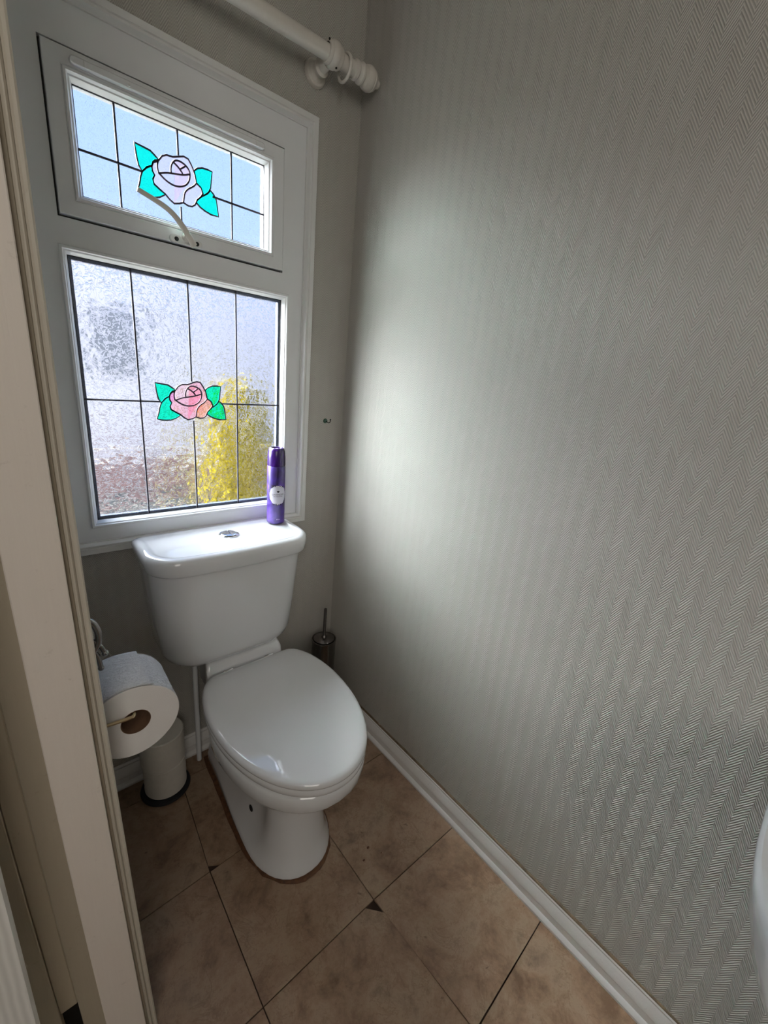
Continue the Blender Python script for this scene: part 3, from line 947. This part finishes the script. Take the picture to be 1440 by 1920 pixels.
# raised shelf between bowl and cistern
bm = bmesh.new()
def shelf_sec(y, z1, hw, z0=0.30):
    r_ = 0.010
    return [Vector(p) for p in ((TCX - 0.008 - hw, y, z0), (TCX - 0.008 + hw, y, z0), (TCX - 0.008 + hw, y, z1 - r_), (TCX - 0.008 + hw - r_ * .3, y, z1 - r_ * .3), (TCX - 0.008 + hw - r_, y, z1),
                                (TCX - 0.008 - hw + r_, y, z1), (TCX - 0.008 - hw + r_ * .3, y, z1 - r_ * .3), (TCX - 0.008 - hw, y, z1 - r_))]
loft(bm, [shelf_sec(-0.022, 0.445, 0.086), shelf_sec(-0.090, 0.445, 0.088), shelf_sec(-0.130, 0.445, 0.104), shelf_sec(-0.150, 0.445, 0.110), shelf_sec(-0.164, 0.434, 0.112), shelf_sec(-0.170, 0.404, 0.112), shelf_sec(-0.182, 0.390, 0.112), shelf_sec(-0.215, 0.384, 0.112)])
link('shelf', bm, MT['ceramic'], toilet, smooth=50)
# seat ring and lid
def seat_outline(hw, yf, yb, back, ymid, z, cx=TCX, N=40, ex=2.08):
    pts = []
    for k in range(N + 1):
        a = math.pi * k / N
        ca, sa = math.cos(a), math.sin(a)
        pts.append((cx + hw * math.copysign(abs(ca) ** (2 / ex), ca), ymid - (ymid - yf) * abs(sa) ** (2 / ex), z))
    M_ = 16
    for k in range(1, M_ + 1):
        u = k / M_
        th = u * math.pi / 2
        x = back + (hw - back) * math.cos(th) ** 0.84 if u < 1 else back
        y = ymid + (yb - ymid) * math.sin(th) ** 1.08
        pts.append((cx - x, y, z))
    nb = 9
    left = pts[-1]
    for k in range(1, nb):
        pts.append((cx - back + 2 * back * k / nb, yb, z))
    for k in range(M_, 0, -1):
        u = k / M_
        th = u * math.pi / 2
        x = back + (hw - back) * math.cos(th) ** 0.84 if u < 1 else back
        y = ymid + (yb - ymid) * math.sin(th) ** 1.08
        pts.append((cx + x, y, z))
    return [Vector(p) for p in pts]
def shrink(sec, k, z, c=None):
    ctr = Vector((TCX, -0.40, 0))
    out = []
    for p in sec:
        dd = Vector((p.x - ctr.x, p.y - ctr.y, 0))
        L = dd.length
        q = dd * ((L - k) / L)
        out.append(Vector((ctr.x + q.x, ctr.y + q.y, z)))
    return out
so = seat_outline(0.177, -0.648, -0.186, 0.100, -0.358, 0)
bm = bmesh.new()
loft(bm, [shrink(so, 0.010, 0.3865), shrink(so, 0.003, 0.3875), shrink(so, 0.001, 0.391), shrink(so, 0.001, 0.400), shrink(so, 0.004, 0.4045), shrink(so, 0.060, 0.4050), shrink(so, 0.066, 0.400), shrink(so, 0.066, 0.3865)], cap_bottom=False, cap_top=False)
link('seat', bm, MT['seat'], toilet, smooth=50)
bm = bmesh.new()
loft(bm, [shrink(so, 0.012, 0.4060), shrink(so, 0.004, 0.4065), shrink(so, 0.000, 0.4095), shrink(so, -0.0005, 0.4140), shrink(so, 0.0015, 0.4190), shrink(so, 0.005, 0.4222), shrink(so, 0.012, 0.4240), shrink(so, 0.024, 0.4247), shrink(so, 0.05, 0.4251), shrink(so, 0.085, 0.4253), shrink(so, 0.13, 0.4254)])
link('lid', bm, MT['seat'], toilet, smooth=50)
bm = bmesh.new()
for sx in (-0.062, 0.062):
    bm.free()
    bm = bmesh.new()
    lathe(bm, [(0.0, -0.014), (0.008, -0.014), (0.009, -0.012), (0.009, 0.012), (0.008, 0.014), (0.0, 0.014)], 16, 'X', (TCX + sx, -0.166, 0.4015))
    lathe(bm, [(0.0, 0.395), (0.011, 0.395), (0.011, 0.3835), (0.0, 0.3835)], 16, 'Z', (TCX + sx, -0.172, 0))
    link('hinge', bm.copy(), MT['chrome'], toilet, smooth=40)
bm.free()
# fixing hole on the left of the foot
bm = bmesh.new()
bmesh.ops.create_uvsphere(bm, u_segments=16, v_segments=8, radius=0.0095, matrix=Matrix.Translation((TCX - 0.0795, -0.358, 0.088)) @ Matrix.Diagonal((0.35, 1, 1, 1)))
link('fixing_hole', bm, MT['black'], toilet, smooth=True)
# cistern
def rrect(cx, hw, yb, yf, z, rb, rf, N=8, bow=0.0):
    pts = []
    def corner(px, py, a0, r_):
        for k in range(N + 1):
            a = a0 + (math.pi / 2) * k / N
            pts.append([px + r_ * math.cos(a), py + r_ * math.sin(a), z])
    corner(cx + hw - rb, yb - rb, 0, rb)
    corner(cx - hw + rb, yb - rb, math.pi / 2, rb)
    corner(cx - hw + rf, yf + rf, math.pi, rf)
    M_ = 8
    for k in range(1, M_):
        pts.append([cx - hw + rf + (2 * hw - 2 * rf) * k / M_, yf, z])
    corner(cx + hw - rf, yf + rf, 1.5 * math.pi, rf)
    if bow:
        for p in pts:
            if p[1] < (yb + yf) / 2:
                u = (p[0] - cx) / hw
                p[1] -= bow * (1 - u * u) * ((yb + yf) / 2 - p[1]) / ((yb - yf) / 2)
    return [Vector(p) for p in pts]
CCX = -0.437
bm = bmesh.new()
SECS = [(0.4510, 0.1280, -0.150, .050), (0.4515, 0.1430, -0.158, .055), (0.4560, 0.1600, -0.166, .060), (0.4700, 0.1755, -0.174, .066), (0.490, 0.1840, -0.179, .070), (0.56, 0.1910, -0.184, .074), (0.65, 0.1980, -0.190, .074), (0.745, 0.2045, -0.196, .074)]
loft(bm, [rrect(CCX, hw, -0.010, yf, z, 0.012, rf, bow=0.010) for z, hw, yf, rf in SECS])
cist = link('cistern', bm, MT['ceramic'], toilet, smooth=50)
bm = bmesh.new()
LS = [(0.7445, 0.200, -0.198, 0.060), (0.7450, 0.2105, -0.2045, 0.064), (0.7490, 0.2135, -0.2070, 0.066), (0.7750, 0.2155, -0.2095, 0.068), (0.7850, 0.2130, -0.2070, 0.066), (0.7895, 0.2070, -0.2010, 0.062), (0.7910, 0.2010, -0.1950, 0.058), (0.7900, 0.1940, -0.1880, 0.054), (0.7872, 0.1895, -0.1835, 0.050), (0.7865, 0.1840, -0.1780, 0.046), (0.7866, 0.1500, -0.1500, 0.030)]
loft(bm, [rrect(CCX, hw, -0.008 - max(0, (0.2155 - hw)) * (1 if i > 3 else .2), yf, z, 0.018, rf, bow=0.016) for i, (z, hw, yf, rf) in enumerate(LS)])
link('cistern_lid', bm, MT['ceramic'], toilet, smooth=50)
bm = bmesh.new()
lathe(bm, [(0.0265, 0.7865), (0.0265, 0.7895), (0.0245, 0.7912), (0.0228, 0.7905), (0.0228, 0.7895), (0.0, 0.7895)], 40, 'Z', (-0.4285, -0.094, 0))
btn = link('flush_button', bm, MT['chrome'], toilet, smooth=40)
for sx, w0, w1 in ((-1, -0.0220, 0.0024), (1, 0.0036, 0.0220)):
    bm = bmesh.new()
    arc = []
    for k in range(25):
        a = 2 * math.pi * k / 24
        x, y = 0.0220 * math.cos(a), 0.0220 * math.sin(a)
        x = min(max(x, w0), w1)
        arc.append((x, y))
    c0 = sum(p[0] for p in arc) / len(arc)
    secs = []
    for z, s in ((0.7897, 1.0), (0.7915, 1.0), (0.7925, 0.92), (0.7920, 0.4)):
        secs.append([Vector((-0.4285 + c0 + (x - c0) * s, -0.094 + y * s, z)) for x, y in arc[:-1]])
    loft(bm, secs)
    link('button_half', bm, MT['chrome'], btn, smooth=40)
# rusty sealant bead round the foot
bm = bmesh.new()
ctrl = pan_section(0.002, 0.1125, -0.549, -0.05, 0.097, -0.36)
pts = [p + Vector((noise.noise(p * 60) * 0.0015, noise.noise(p * 60 + Vector((5, 5, 5))) * 0.0015, 0)) for p in ctrl]
secs = []
n = len(pts)
for i, p in enumerate(pts):
    t = (pts[(i + 1) % n] - pts[(i - 1) % n]).normalized()
    nn = Vector((t.y, -t.x, 0))
    if (p - Vector((TCX, -0.3, 0))).dot(nn) < 0:
        nn = -nn
    w = 0.0085 + 0.004 * noise.noise(p * 45)
    secs.append([p - nn * 0.004, p - nn * 0.003 + Vector((0, 0, 0.004)), p + nn * w * .4 + Vector((0, 0, 0.003)), p + nn * w, p + nn * w - Vector((0, 0, 0.002))])
secs.append(secs[0])
loft(bm, secs, False, False)
link('sealant', bm, MT['rust'], toilet)

# water inlet under the cistern: red tap, fitting and white pipe
pipe = empty('water_pipe', (-0.50, -0.035, 0))
tag(pipe, 'white water supply pipe with red isolating tap under the left of the cistern', 'pipe')
bm = bmesh.new()
tube(bm, smooth_path([(-0.5200, -0.042, 0.425), (-0.5200, -0.042, 0.33), (-0.5200, -0.042, 0.20), (-0.5200, -0.042, 0.10), (-0.5200, -0.042, 0.001)], 5), 0.0075, 14)
link('tube', bm, MT['upvc'], pipe, smooth=60)
bm = bmesh.new()
lathe(bm, [(0.0, 0.4445), (0.013, 0.4445), (0.014, 0.425), (0.012, 0.415), (0.010, 0.404), (0.013, 0.400), (0.013, 0.386), (0.009, 0.382), (0.0, 0.382)], 8, 'Z', (-0.5200, -0.042, 0.0))
tube(bm, [(-0.5200, -0.042, 0.395), (-0.545, -0.047, 0.398)], 0.007, 12)
link('fitting', bm, MT['oldchrome'], pipe, smooth=30)
bm = bmesh.new()
box(bm, -0.566, -0.543, -0.058, -0.036, 0.390, 0.409, 0.004)
MT['redtap'] = plain('red_plastic', srgb(92, 18, 20), 0.4)
link('tap', bm, MT['redtap'], pipe)

# ------------------------------------------------------------------ air freshener can
CANX, CANY, CANZ = -0.2700, -0.0580, 0.7912
can = empty('aerosol_can', (CANX, CANY, CANZ))
tag(can, 'purple aerosol air freshener can standing on the right of the cistern lid', 'can')
def can_mat():
    t = NT('purple_printed_can')
    v = t.obj()
    n = t.noise(v, 24.0, 3.0, 0.5, 0.8)
    c = t.ramp(n, [(0.30, srgb(22, 10, 52)), (0.5, srgb(44, 22, 96)), (0.68, srgb(82, 56, 138))])
    t.base(c)
    t.set(Roughness=0.35)
    return t.m
MT['can'] = can_mat()
MT['cap'] = plain('deep_purple_plastic', srgb(40, 10, 78), 0.22, 0, 0.08)
MT['label'] = plain('pale_label', srgb(205, 203, 214), 0.35, 0, 0.03)
MT['ink'] = plain('dark_ink', srgb(22, 16, 34), 0.4, 0, 0.05)
MT['ink2'] = plain('pale_ink', srgb(205, 190, 225), 0.4, 0, 0.05)
RC = 0.0262
bm = bmesh.new()
lathe(bm, [(0.0, 0.002), (0.0225, 0.002), (0.0245, 0.0), (RC, 0.0025), (RC, 0.172), (RC - 0.0008, 0.1745), (RC - 0.003, 0.1765), (0.0, 0.1765)], 48, 'Z', (CANX, CANY, CANZ))
canb = link('can_body', bm, MT['can'], can, smooth=40)
bm = bmesh.new()
lathe(bm, [(0.0245, 0.1750), (RC - 0.0002, 0.1755), (RC, 0.178), (RC - 0.0004, 0.200), (RC - 0.0018, 0.217), (RC - 0.005, 0.2255), (RC - 0.0075, 0.2272), (RC - 0.010, 0.2262), (RC - 0.0115, 0.2215), (0.0, 0.2205)], 48, 'Z', (CANX, CANY, CANZ))
capo = link('cap', bm, MT['cap'], can, smooth=40)
bm = bmesh.new()
lathe(bm, [(0.0, 0.2255), (0.0048, 0.2255), (0.0055, 0.2240), (0.0055, 0.2206)], 16, 'Z', (CANX - 0.002, CANY - 0.006, CANZ))
link('nozzle', bm, MT['ink2'], capo, smooth=40)
A0 = math.atan2(-1.181 - CANY, -0.848 - CANX) + math.radians(14)     # label direction
def on_can(u, w, rr=RC + 0.0004):
    a = A0 + u / RC
    return Vector((CANX + rr * math.cos(a), CANY + rr * math.sin(a), CANZ + w))
def patch(bm, f_r, cu, cw, n=48, rings=5, rr=RC + 0.0004):
    c = bm.verts.new(on_can(cu, cw, rr))
    prev = None
    for j in range(1, rings + 1):
        ring = []
        for k in range(n):
            a = 2 * math.pi * k / n
            R_ = f_r(a) * j / rings
            ring.append(bm.verts.new(on_can(cu + R_ * math.cos(a), cw + R_ * math.sin(a), rr)))
        for k in range(n):
            k2 = (k + 1) % n
            if prev is None:
                bm.faces.new((c, ring[k], ring[k2]))
            else:
                bm.faces.new((prev[k], ring[k], ring[k2], prev[k2]))
        prev = ring
bm = bmesh.new()
patch(bm, lambda a: 0.0265 + 0.0030 * math.sin(a) ** 2 + 0.0007 * math.sin(11 * a), 0.000, 0.090)
link('label_panel', bm, MT['label'], can)
bm = bmesh.new()
rnd = random.Random(3)
for i in range(90):
    a = rnd.gauss(math.radians(135) if i % 2 else math.radians(-45), 0.65)
    q = rnd.uniform(0.0270, 0.0350)
    s = rnd.uniform(0.0009, 0.0021)
    b0 = rnd.uniform(0, 6)
    patch(bm, lambda x, s=s, b0=b0: s * (1 + .35 * math.cos(2 * (x - b0))), q * math.cos(a), 0.090 + q * math.sin(a), 7, 1, RC + 0.00055)
tag(link('flower_print', bm, MT['ink'], can), kind='stuff')
bm = bmesh.new()
for a in (50, 90, 130):
    t_ = math.radians(a)
    patch(bm, lambda x, t_=t_: 0.0014 + 0.0017 * abs(math.cos(x - t_)) ** 3, 0.0026 * math.cos(t_), 0.0985 + 0.0026 * math.sin(t_), 14, 1, RC + 0.00065)
link('sprig_emblem', bm, MT['ink'], can)
def can_text(txt, size, cw, mat, name, cu=0.0):
    cu_d = bpy.data.curves.new('t', 'FONT')
    cu_d.body = txt
    cu_d.size = size
    cu_d.align_x = 'CENTER'
    to = bpy.data.objects.new('t', cu_d)
    C.objects.link(to)
    dg = bpy.context.evaluated_depsgraph_get()
    me = bpy.data.meshes.new_from_object(to.evaluated_get(dg))
    bpy.data.objects.remove(to)
    for v in me.vertices:
        v.co = on_can(cu + v.co.x, cw + v.co.y, RC + 0.0007)
    me.name = name
    me.materials.clear()
    me.materials.append(mat)
    o = bpy.data.objects.new(name, me)
    C.objects.link(o)
    o.parent = can
    o.matrix_parent_inverse = can.matrix_basis.inverted()
can_text('LAVENDER', 0.0072, 0.0895, MT['ink'], 'label_text')
can_text('AIR FRESHENER', 0.0040, 0.0845, MT['ink'], 'label_text')
can_text('300ml', 0.0048, 0.0130, MT['ink2'], 'volume_text', 0.001)

# ------------------------------------------------------------------ hook on the back wall
hook = empty('wall_hook', (-0.066, 0, 1.09))
tag(hook, 'tiny dark green cup hook screwed to the wall right of the window', 'hook')
MT['hook'] = plain('dark_green_enamel', srgb(62, 96, 80), 0.35)
bm = bmesh.new()
lathe(bm, [(0.0, -0.0045), (0.0058, -0.0040), (0.0078, -0.0015), (0.0078, 0.0)], 18, 'Y', (-0.0690, 0, 1.0895))
link('plate', bm, MT['hook'], hook, smooth=40)
bm = bmesh.new()
tube(bm, smooth_path([(-0.0690, -0.003, 1.0895), (-0.0675, -0.010, 1.0870), (-0.0640, -0.015, 1.0850), (-0.0610, -0.017, 1.0890), (-0.0605, -0.017, 1.0950)], 4), 0.0013, 8)
bmesh.ops.create_uvsphere(bm, u_segments=10, v_segments=6, radius=0.0024, matrix=Matrix.Translation((-0.0605, -0.017, 1.0955)))
link('shank', bm, MT['black'], hook, smooth=40)

# ------------------------------------------------------------------ toilet brush in its pot
br = empty('toilet_brush', (-0.090, -0.092, 0))
tag(br, 'dark steel toilet brush and pot in the corner behind the toilet', 'toilet brush')
bm = bmesh.new()
lathe(bm, [(0.0, 0.001), (0.043, 0.001), (0.045, 0.004), (0.045, 0.010), (0.0425, 0.014), (0.0425, 0.318), (0.0440, 0.322), (0.0440, 0.327), (0.0405, 0.327), (0.0400, 0.318), (0.0, 0.318)], 40, 'Z', (-0.090, -0.092, 0))
link('pot', bm, MT['steel'], br, smooth=35)
bm = bmesh.new()
lathe(bm, [(0.0375, 0.3195), (0.0375, 0.3290), (0.035, 0.3310), (0.010, 0.3335), (0.0075, 0.340), (0.0058, 0.342), (0.0055, 0.4450), (0.0045, 0.4490), (0.0, 0.4500)], 24, 'Z', (-0.090, -0.092, 0))
link('handle', bm, MT['steel'], br, smooth=40)

# ------------------------------------------------------------------ hanging toilet roll and its holder
ROLL = Vector((-0.7560, -0.54, 0.676))
RO = 0.0640
roll = empty('toilet_roll', ROLL)
tag(roll, 'large white quilted toilet roll hanging on the holder by the door frame', 'toilet roll')
def roll_r(a):    # a measured from +x, loose sheet lifts the top left
    return RO + 0.0030 * math.exp(-((a - 2.35) / 0.55) ** 2) + 0.0010 * math.sin(3 * a + 1)
bm = bmesh.new()
NS, NL = 96, 22
rows = []
for j in range(NL + 1):
    y = 0.0008 + 0.1002 * j / NL
    row = []
    for i in range(NS):
        a = 2 * math.pi * i / NS
        p = Vector((math.cos(a), 0, math.sin(a)))
        wr = noise.noise(Vector((p.x * 5, y * 60, p.z * 9))) * 0.0008 + noise.noise(Vector((p.x * 28, y * 26, p.z * 28))) * 0.0007
        edge = -0.0012 if j in (0, NL) else 0
        rr2 = roll_r(a) + wr + edge
        row.append(bm.verts.new((p.x * rr2, y, p.z * rr2)))
    rows.append(row)
for a, b in zip(rows, rows[1:]):
    for k in range(NS):
        bm.faces.new((a[k], a[(k + 1) % NS], b[(k + 1) % NS], b[k]))
o = link('outer_sheet', bm, MT['tissue'], None, smooth=60)
o.parent = roll
bm = bmesh.new()
for y in (0.0, 0.1018):
    bm = bmesh.new()
    inner = [bm.verts.new((0.0215 * math.cos(2 * math.pi * k / NS), y, 0.0215 * math.sin(2 * math.pi * k / NS))) for k in range(NS)]
    outer = [bm.verts.new((roll_r(2 * math.pi * k / NS) * .992 * math.cos(2 * math.pi * k / NS), y, roll_r(2 * math.pi * k / NS) * .992 * math.sin(2 * math.pi * k / NS))) for k in range(NS)]
    edge = [bm.verts.new((roll_r(2 * math.pi * k / NS) * 1.002 * math.cos(2 * math.pi * k / NS), y + (0.0009 if y == 0 else -0.0009), roll_r(2 * math.pi * k / NS) * 1.002 * math.sin(2 * math.pi * k / NS))) for k in range(NS)]
    for k in range(NS):
        k2 = (k + 1) % NS
        bm.faces.new((inner[k], inner[k2], outer[k2], outer[k]))
        bm.faces.new((outer[k], outer[k2], edge[k2], edge[k]))
    o = link('wound_layers', bm, MT['layers'], None)
    o.parent = roll
bm = bmesh.new()
lathe(bm, [(0.0222, 0.0004), (0.0208, 0.0), (0.0208, 0.1018), (0.0222, 0.1014)], 48, 'Y', closed=True)
o = link('card_core', bm, MT['card'], None, smooth=40)
o.parent = roll
# loose end of the paper, lying over the top and lifting at its far corner
bm = bmesh.new()
NA, NB = 24, 18
grid = []
for i in range(NA + 1):
    a = math.radians(166 - 104 * i / NA)
    row = []
    for j in range(NB + 1):
        y = 0.0016 + 0.0990 * j / NB
        lift = 0.0022
        u = i / NA
        lift += 0.008 * max(0, u - 0.80) * (j / NB) + 0.0007 * noise.noise(Vector((a * 22, y * 90, 0)))
        rr2 = roll_r(a) + lift
        aa = a + 0.10 * (j / NB) * u
        row.append(bm.verts.new((rr2 * math.cos(aa), y, rr2 * math.sin(aa))))
    grid.append(row)
for i in range(NA):
    for j in range(NB):
        bm.faces.new((grid[i][j], grid[i + 1][j], grid[i + 1][j + 1], grid[i][j + 1]))
o = link('loose_sheet', bm, MT['tissue'], None, smooth=60)
o.parent = roll
md = o.modifiers.new('thick', 'SOLIDIFY')
md.thickness = 0.0005

hold = empty('toilet_roll_holder', (XL, -0.49, 0.80))
tag(hold, 'ornate chrome wire toilet roll holder on the wall beside the door frame', 'roll holder')
bm = bmesh.new()
lathe(bm, [(0.0, 0.0), (0.026, 0.0), (0.026, 0.004), (0.020, 0.007), (0.0, 0.008)], 28, 'X', (XL, -0.505, 0.815))
link('wall_plate', bm, MT['oldchrome'], hold, smooth=40)
bm = bmesh.new()
tube(bm, smooth_path([(XL + .004, -0.505, 0.845), (-0.808, -0.503, 0.853), (-0.795, -0.500, 0.851), (-0.788, -0.500, 0.835), (-0.788, -0.500, 0.815), (-0.795, -0.500, 0.800), (-0.806, -0.503, 0.795)], 6), [0.0034 + 0.0016 * math.sin(math.pi * i / 36) for i in range(37)], 12)
link('scroll', bm, MT['oldchrome'], hold, smooth=60)
bm = bmesh.new()
tube(bm, smooth_path([(-0.806, -0.503, 0.822), (-0.794, -0.500, 0.817), (-0.786, -0.500, 0.805), (-0.782, -0.500, 0.792)], 6), 0.0034, 12)
bmesh.ops.create_uvsphere(bm, u_segments=12, v_segments=8, radius=0.0050, matrix=Matrix.Translation((-0.7815, -0.500, 0.7915)))
tube(bm, smooth_path([(-0.800, -0.502, 0.808), (-0.792, -0.500, 0.792), (-0.790, -0.500, 0.778), (-0.789, -0.500, 0.768)], 6), 0.0036, 12)
bmesh.ops.create_uvsphere(bm, u_segments=12, v_segments=8, radius=0.0044, matrix=Matrix.Translation((-0.789, -0.500, 0.767)))
link('scroll', bm, MT['oldchrome'], hold, smooth=60)
bm = bmesh.new()
tube(bm, smooth_path([(XL + .006, -0.512, 0.806), (-0.826, -0.545, 0.780), (-0.828, -0.548, 0.730), (-0.826, -0.548, 0.704), (-0.820, -0.548, 0.698), (-0.795, -0.548, 0.6965), (-0.766, -0.5475, 0.6940), (-0.7585, -0.544, 0.6935), (-0.7565, -0.53, 0.6935), (-0.756, -0.46, 0.6935)], 6), 0.0027, 12)
link('wire_arm', bm, MT['brass'], hold, smooth=60)

# ------------------------------------------------------------------ spare rolls on their stand
SX, SY = -0.6300, -0.0790
disc = empty('roll_disc', (SX, SY, 0))  # flat black disc with a thin rod, under the rolls
tag(disc, 'black round roll stand base under the spare rolls beside the toilet', 'roll stand')
bm = bmesh.new()
lathe(bm, [(0.0, 0.0006), (0.067, 0.0006), (0.068, 0.003), (0.066, 0.008), (0.030, 0.011), (0.0, 0.011)], 40, 'Z', (SX, SY, 0))
link('base', bm, MT['gasket'], disc, smooth=40)
bm = bmesh.new()
lathe(bm, [(0.0, 0.010), (0.005, 0.010), (0.005, 0.212), (0.0, 0.214)], 16, 'Z', (SX, SY, 0))
link('rod', bm, MT['steel'], disc, smooth=40)
def spare(z, h, R_, label, dx=0.0, dy=0.0):
    t = empty('toilet_roll', (SX + dx, SY + dy, z))
    tag(t, label, 'toilet roll', 'spare toilet rolls stacked by the toilet')
    bm = bmesh.new()
    prof_ = [(0.021, 0.0), (R_ - 0.003, 0.0), (R_, 0.003)]
    for k in range(1, 12):
        prof_.append((R_ + 0.0006 * math.sin(k * 2.1), 0.003 + (h - 0.006) * k / 12))
    prof_ += [(R_, h - 0.003), (R_ - 0.003, h), (0.021, h)]
    lathe(bm, prof_, 56, 'Z')
    a_ = link('paper', bm, MT['plain_tissue'], None, smooth=40)
    a_.parent = t
    bm = bmesh.new()
    lathe(bm, [(0.021, 0.0003), (0.0195, 0.0003), (0.0195, h - 0.0003), (0.021, h - 0.0003)], 32, 'Z', closed=True)
    b_ = link('card_core', bm, MT['card'], None, smooth=40)
    b_.parent = t
spare(0.0115, 0.100, 0.0565, 'lower spare toilet roll standing on the black base beside the toilet', 0.001, 0.0)
spare(0.1125, 0.100, 0.0585, 'upper spare toilet roll stacked on another, partly behind the hanging roll', -0.001, 0.001)

# ------------------------------------------------------------------ wash basin at the right edge
basin = empty('wash_basin', (-0.02, -1.45, 0.80))
tag(basin, 'white ceramic wash basin edge cut off by the right side of the photo', 'wash basin')
def b_sec(k, z, yo=0.0):
    pts = []
    cx, cy = -0.2485, -1.452
    for i in range(64):
        a = 2 * math.pi * i / 64
        ex = 2.9
        x = cx + 0.2465 * k * math.copysign(abs(math.cos(a)) ** (2 / ex), math.cos(a))
        y = cy + yo + 0.232 * k * math.copysign(abs(math.sin(a)) ** (2 / ex), math.sin(a))
        pts.append(Vector((min(x, -0.001), y, z)))
    return pts
bm = bmesh.new()
loft(bm, [b_sec(0.30, 0.60), b_sec(0.62, 0.625), b_sec(0.82, 0.67), b_sec(0.925, 0.72), b_sec(0.970, 0.755), b_sec(0.990, 0.780), b_sec(1.0, 0.794), b_sec(0.997, 0.801), b_sec(0.985, 0.805), b_sec(0.955, 0.8055), b_sec(0.92, 0.803), b_sec(0.86, 0.785), b_sec(0.80, 0.74), b_sec(0.66, 0.69), b_sec(0.30, 0.665)])
link('bowl', bm, MT['ceramic'], basin, smooth=50)
bm = bmesh.new()
lathe(bm, [(0.0, 0.6655), (0.020, 0.6655), (0.021, 0.6675), (0.0, 0.669)], 24, 'Z', (-0.2485, -1.452, 0))
link('waste', bm, MT['chrome'], basin, smooth=40)
bm = bmesh.new()
lathe(bm, [(0.0, 0.001), (0.105, 0.001), (0.100, 0.02), (0.075, 0.10), (0.065, 0.40), (0.080, 0.615), (0.0, 0.615)], 32, 'Z', (-0.14, -1.452, 0))
link('pedestal', bm, MT['ceramic'], basin, smooth=50)

# ------------------------------------------------------------------ outside the window
gm = NT('pale_gravel')
gn = gm.noise(gm.obj(), 30.0, 5.0, 0.7)
gm.base(gm.ramp(gn, [(0.35, srgb(120, 120, 104)), (0.65, srgb(168, 162, 150))]))
gm.set(Roughness=0.95)
tag(mbox('ground', gm.m, (-14, 16, 0.30, 22, -0.10, 0.0)), kind='structure')
side = NT('pale_caravan_cladding')
side.base(srgb(222, 216, 222))
side.set(Roughness=0.6)
nb = empty('neighbouring_caravan', (0.5, 3.6, 0.0))
tag(nb, 'pale lilac neighbouring caravan seen blurred through the lower window pane', 'caravan')
bm = bmesh.new()
box(bm, -3.2, 6.5, 3.50, 6.0, 0.39, 2.05, 0.01)
link('cladding', bm, side.m, nb)
bm = bmesh.new()
loft(bm, [[Vector(p) for p in ((x, 3.46, 2.05), (x, 6.04, 2.05), (x, 5.4, 2.11), (x, 4.1, 2.11))] for x in (-3.3, 6.6)])
link('roof', bm, plain('grey_roof', srgb(150, 148, 150), 0.7), nb)
brick = plain('red_brick', srgb(176, 140, 134), 0.9, 0, 0.2)
bm = bmesh.new()
rz = 0.0
rowi = 0
while rz < 0.36:
    x = -3.2 + (0.1 if rowi % 2 else 0)
    while x < 0.35:
        box(bm, x, x + 0.21, 3.46 + random.uniform(0, .004), 3.54, rz, rz + 0.065)
        x += 0.22
    rz += 0.075
    rowi += 1
o = link('brick_skirt', bm, brick, nb)
tag(o, kind='stuff')
bm = bmesh.new()
box(bm, -0.30, 0.10, 3.47, 3.51, 1.06, 1.60, 0.02)
wf = link('window', bm, plain('grey_frame', srgb(170, 170, 178)), nb)
bm = bmesh.new()
box(bm, -0.26, 0.06, 3.462, 3.47, 1.10, 1.56)
link('pane', bm, plain('dark_window_glass', srgb(128, 130, 138), 0.3), wf)

bush = empty('golden_bush', (0.36, 2.0, 0.0))
tag(bush, 'golden yellow conifer bush seen blurred through the lower right of the window', 'bush')
def leaves(bm, cx, cy, z0, z1, rad, n, rnd, sz):
    for i in range(n):
        u = rnd.random() ** 0.8
        z = z0 + (z1 - z0) * u
        rr = rad * (1 - u ** 2.6) ** 0.5 * (0.72 + 0.34 * rnd.random())
        a = rnd.random() * 2 * math.pi
        p = Vector((cx + rr * math.cos(a), cy + rr * math.sin(a), z))
        d1 = Vector((rnd.uniform(-1, 1), rnd.uniform(-1, 1), rnd.uniform(-.2, 1.2))).normalized() * sz
        d2 = d1.orthogonal().normalized() * sz * 0.45
        bm.faces.new([bm.verts.new(p - d2 * .3), bm.verts.new(p + d1 * .5 + d2), bm.verts.new(p + d1), bm.verts.new(p + d1 * .5 - d2)])
rnd = random.Random(11)
bm = bmesh.new()
leaves(bm, 0.36, 2.0, 0.05, 1.10, 0.23, 4600, rnd, 0.07)
lf = NT('golden_leaves')
lf.base(lf.ramp(lf.noise(lf.obj(), 9.0, 3.0), [(0.35, srgb(168, 152, 26)), (0.65, srgb(196, 182, 64))]))
lf.set(Roughness=0.7)
lf.b.inputs['Subsurface Weight'].default_value = 0.0
tl = lf.new('BsdfTranslucent')
tl.inputs[0].default_value = srgb(190, 172, 44)
mx = lf.new('MixShader')
mx.inputs[0].default_value = 0.5
lf.link(lf.b.outputs[0], mx.inputs[1]); lf.link(tl.outputs[0], mx.inputs[2]); lf.link(mx.outputs[0], lf.out.inputs['Surface'])
o = link('foliage', bm, lf.m, bush, recalc=False)
tag(o, kind='stuff')
bm = bmesh.new()
tube(bm, [(0.36, 2.0, 0.0), (0.36, 2.0, 0.5)], [0.04, 0.02], 10)
link('trunk', bm, plain('bark', srgb(86, 66, 50), 0.9), bush)
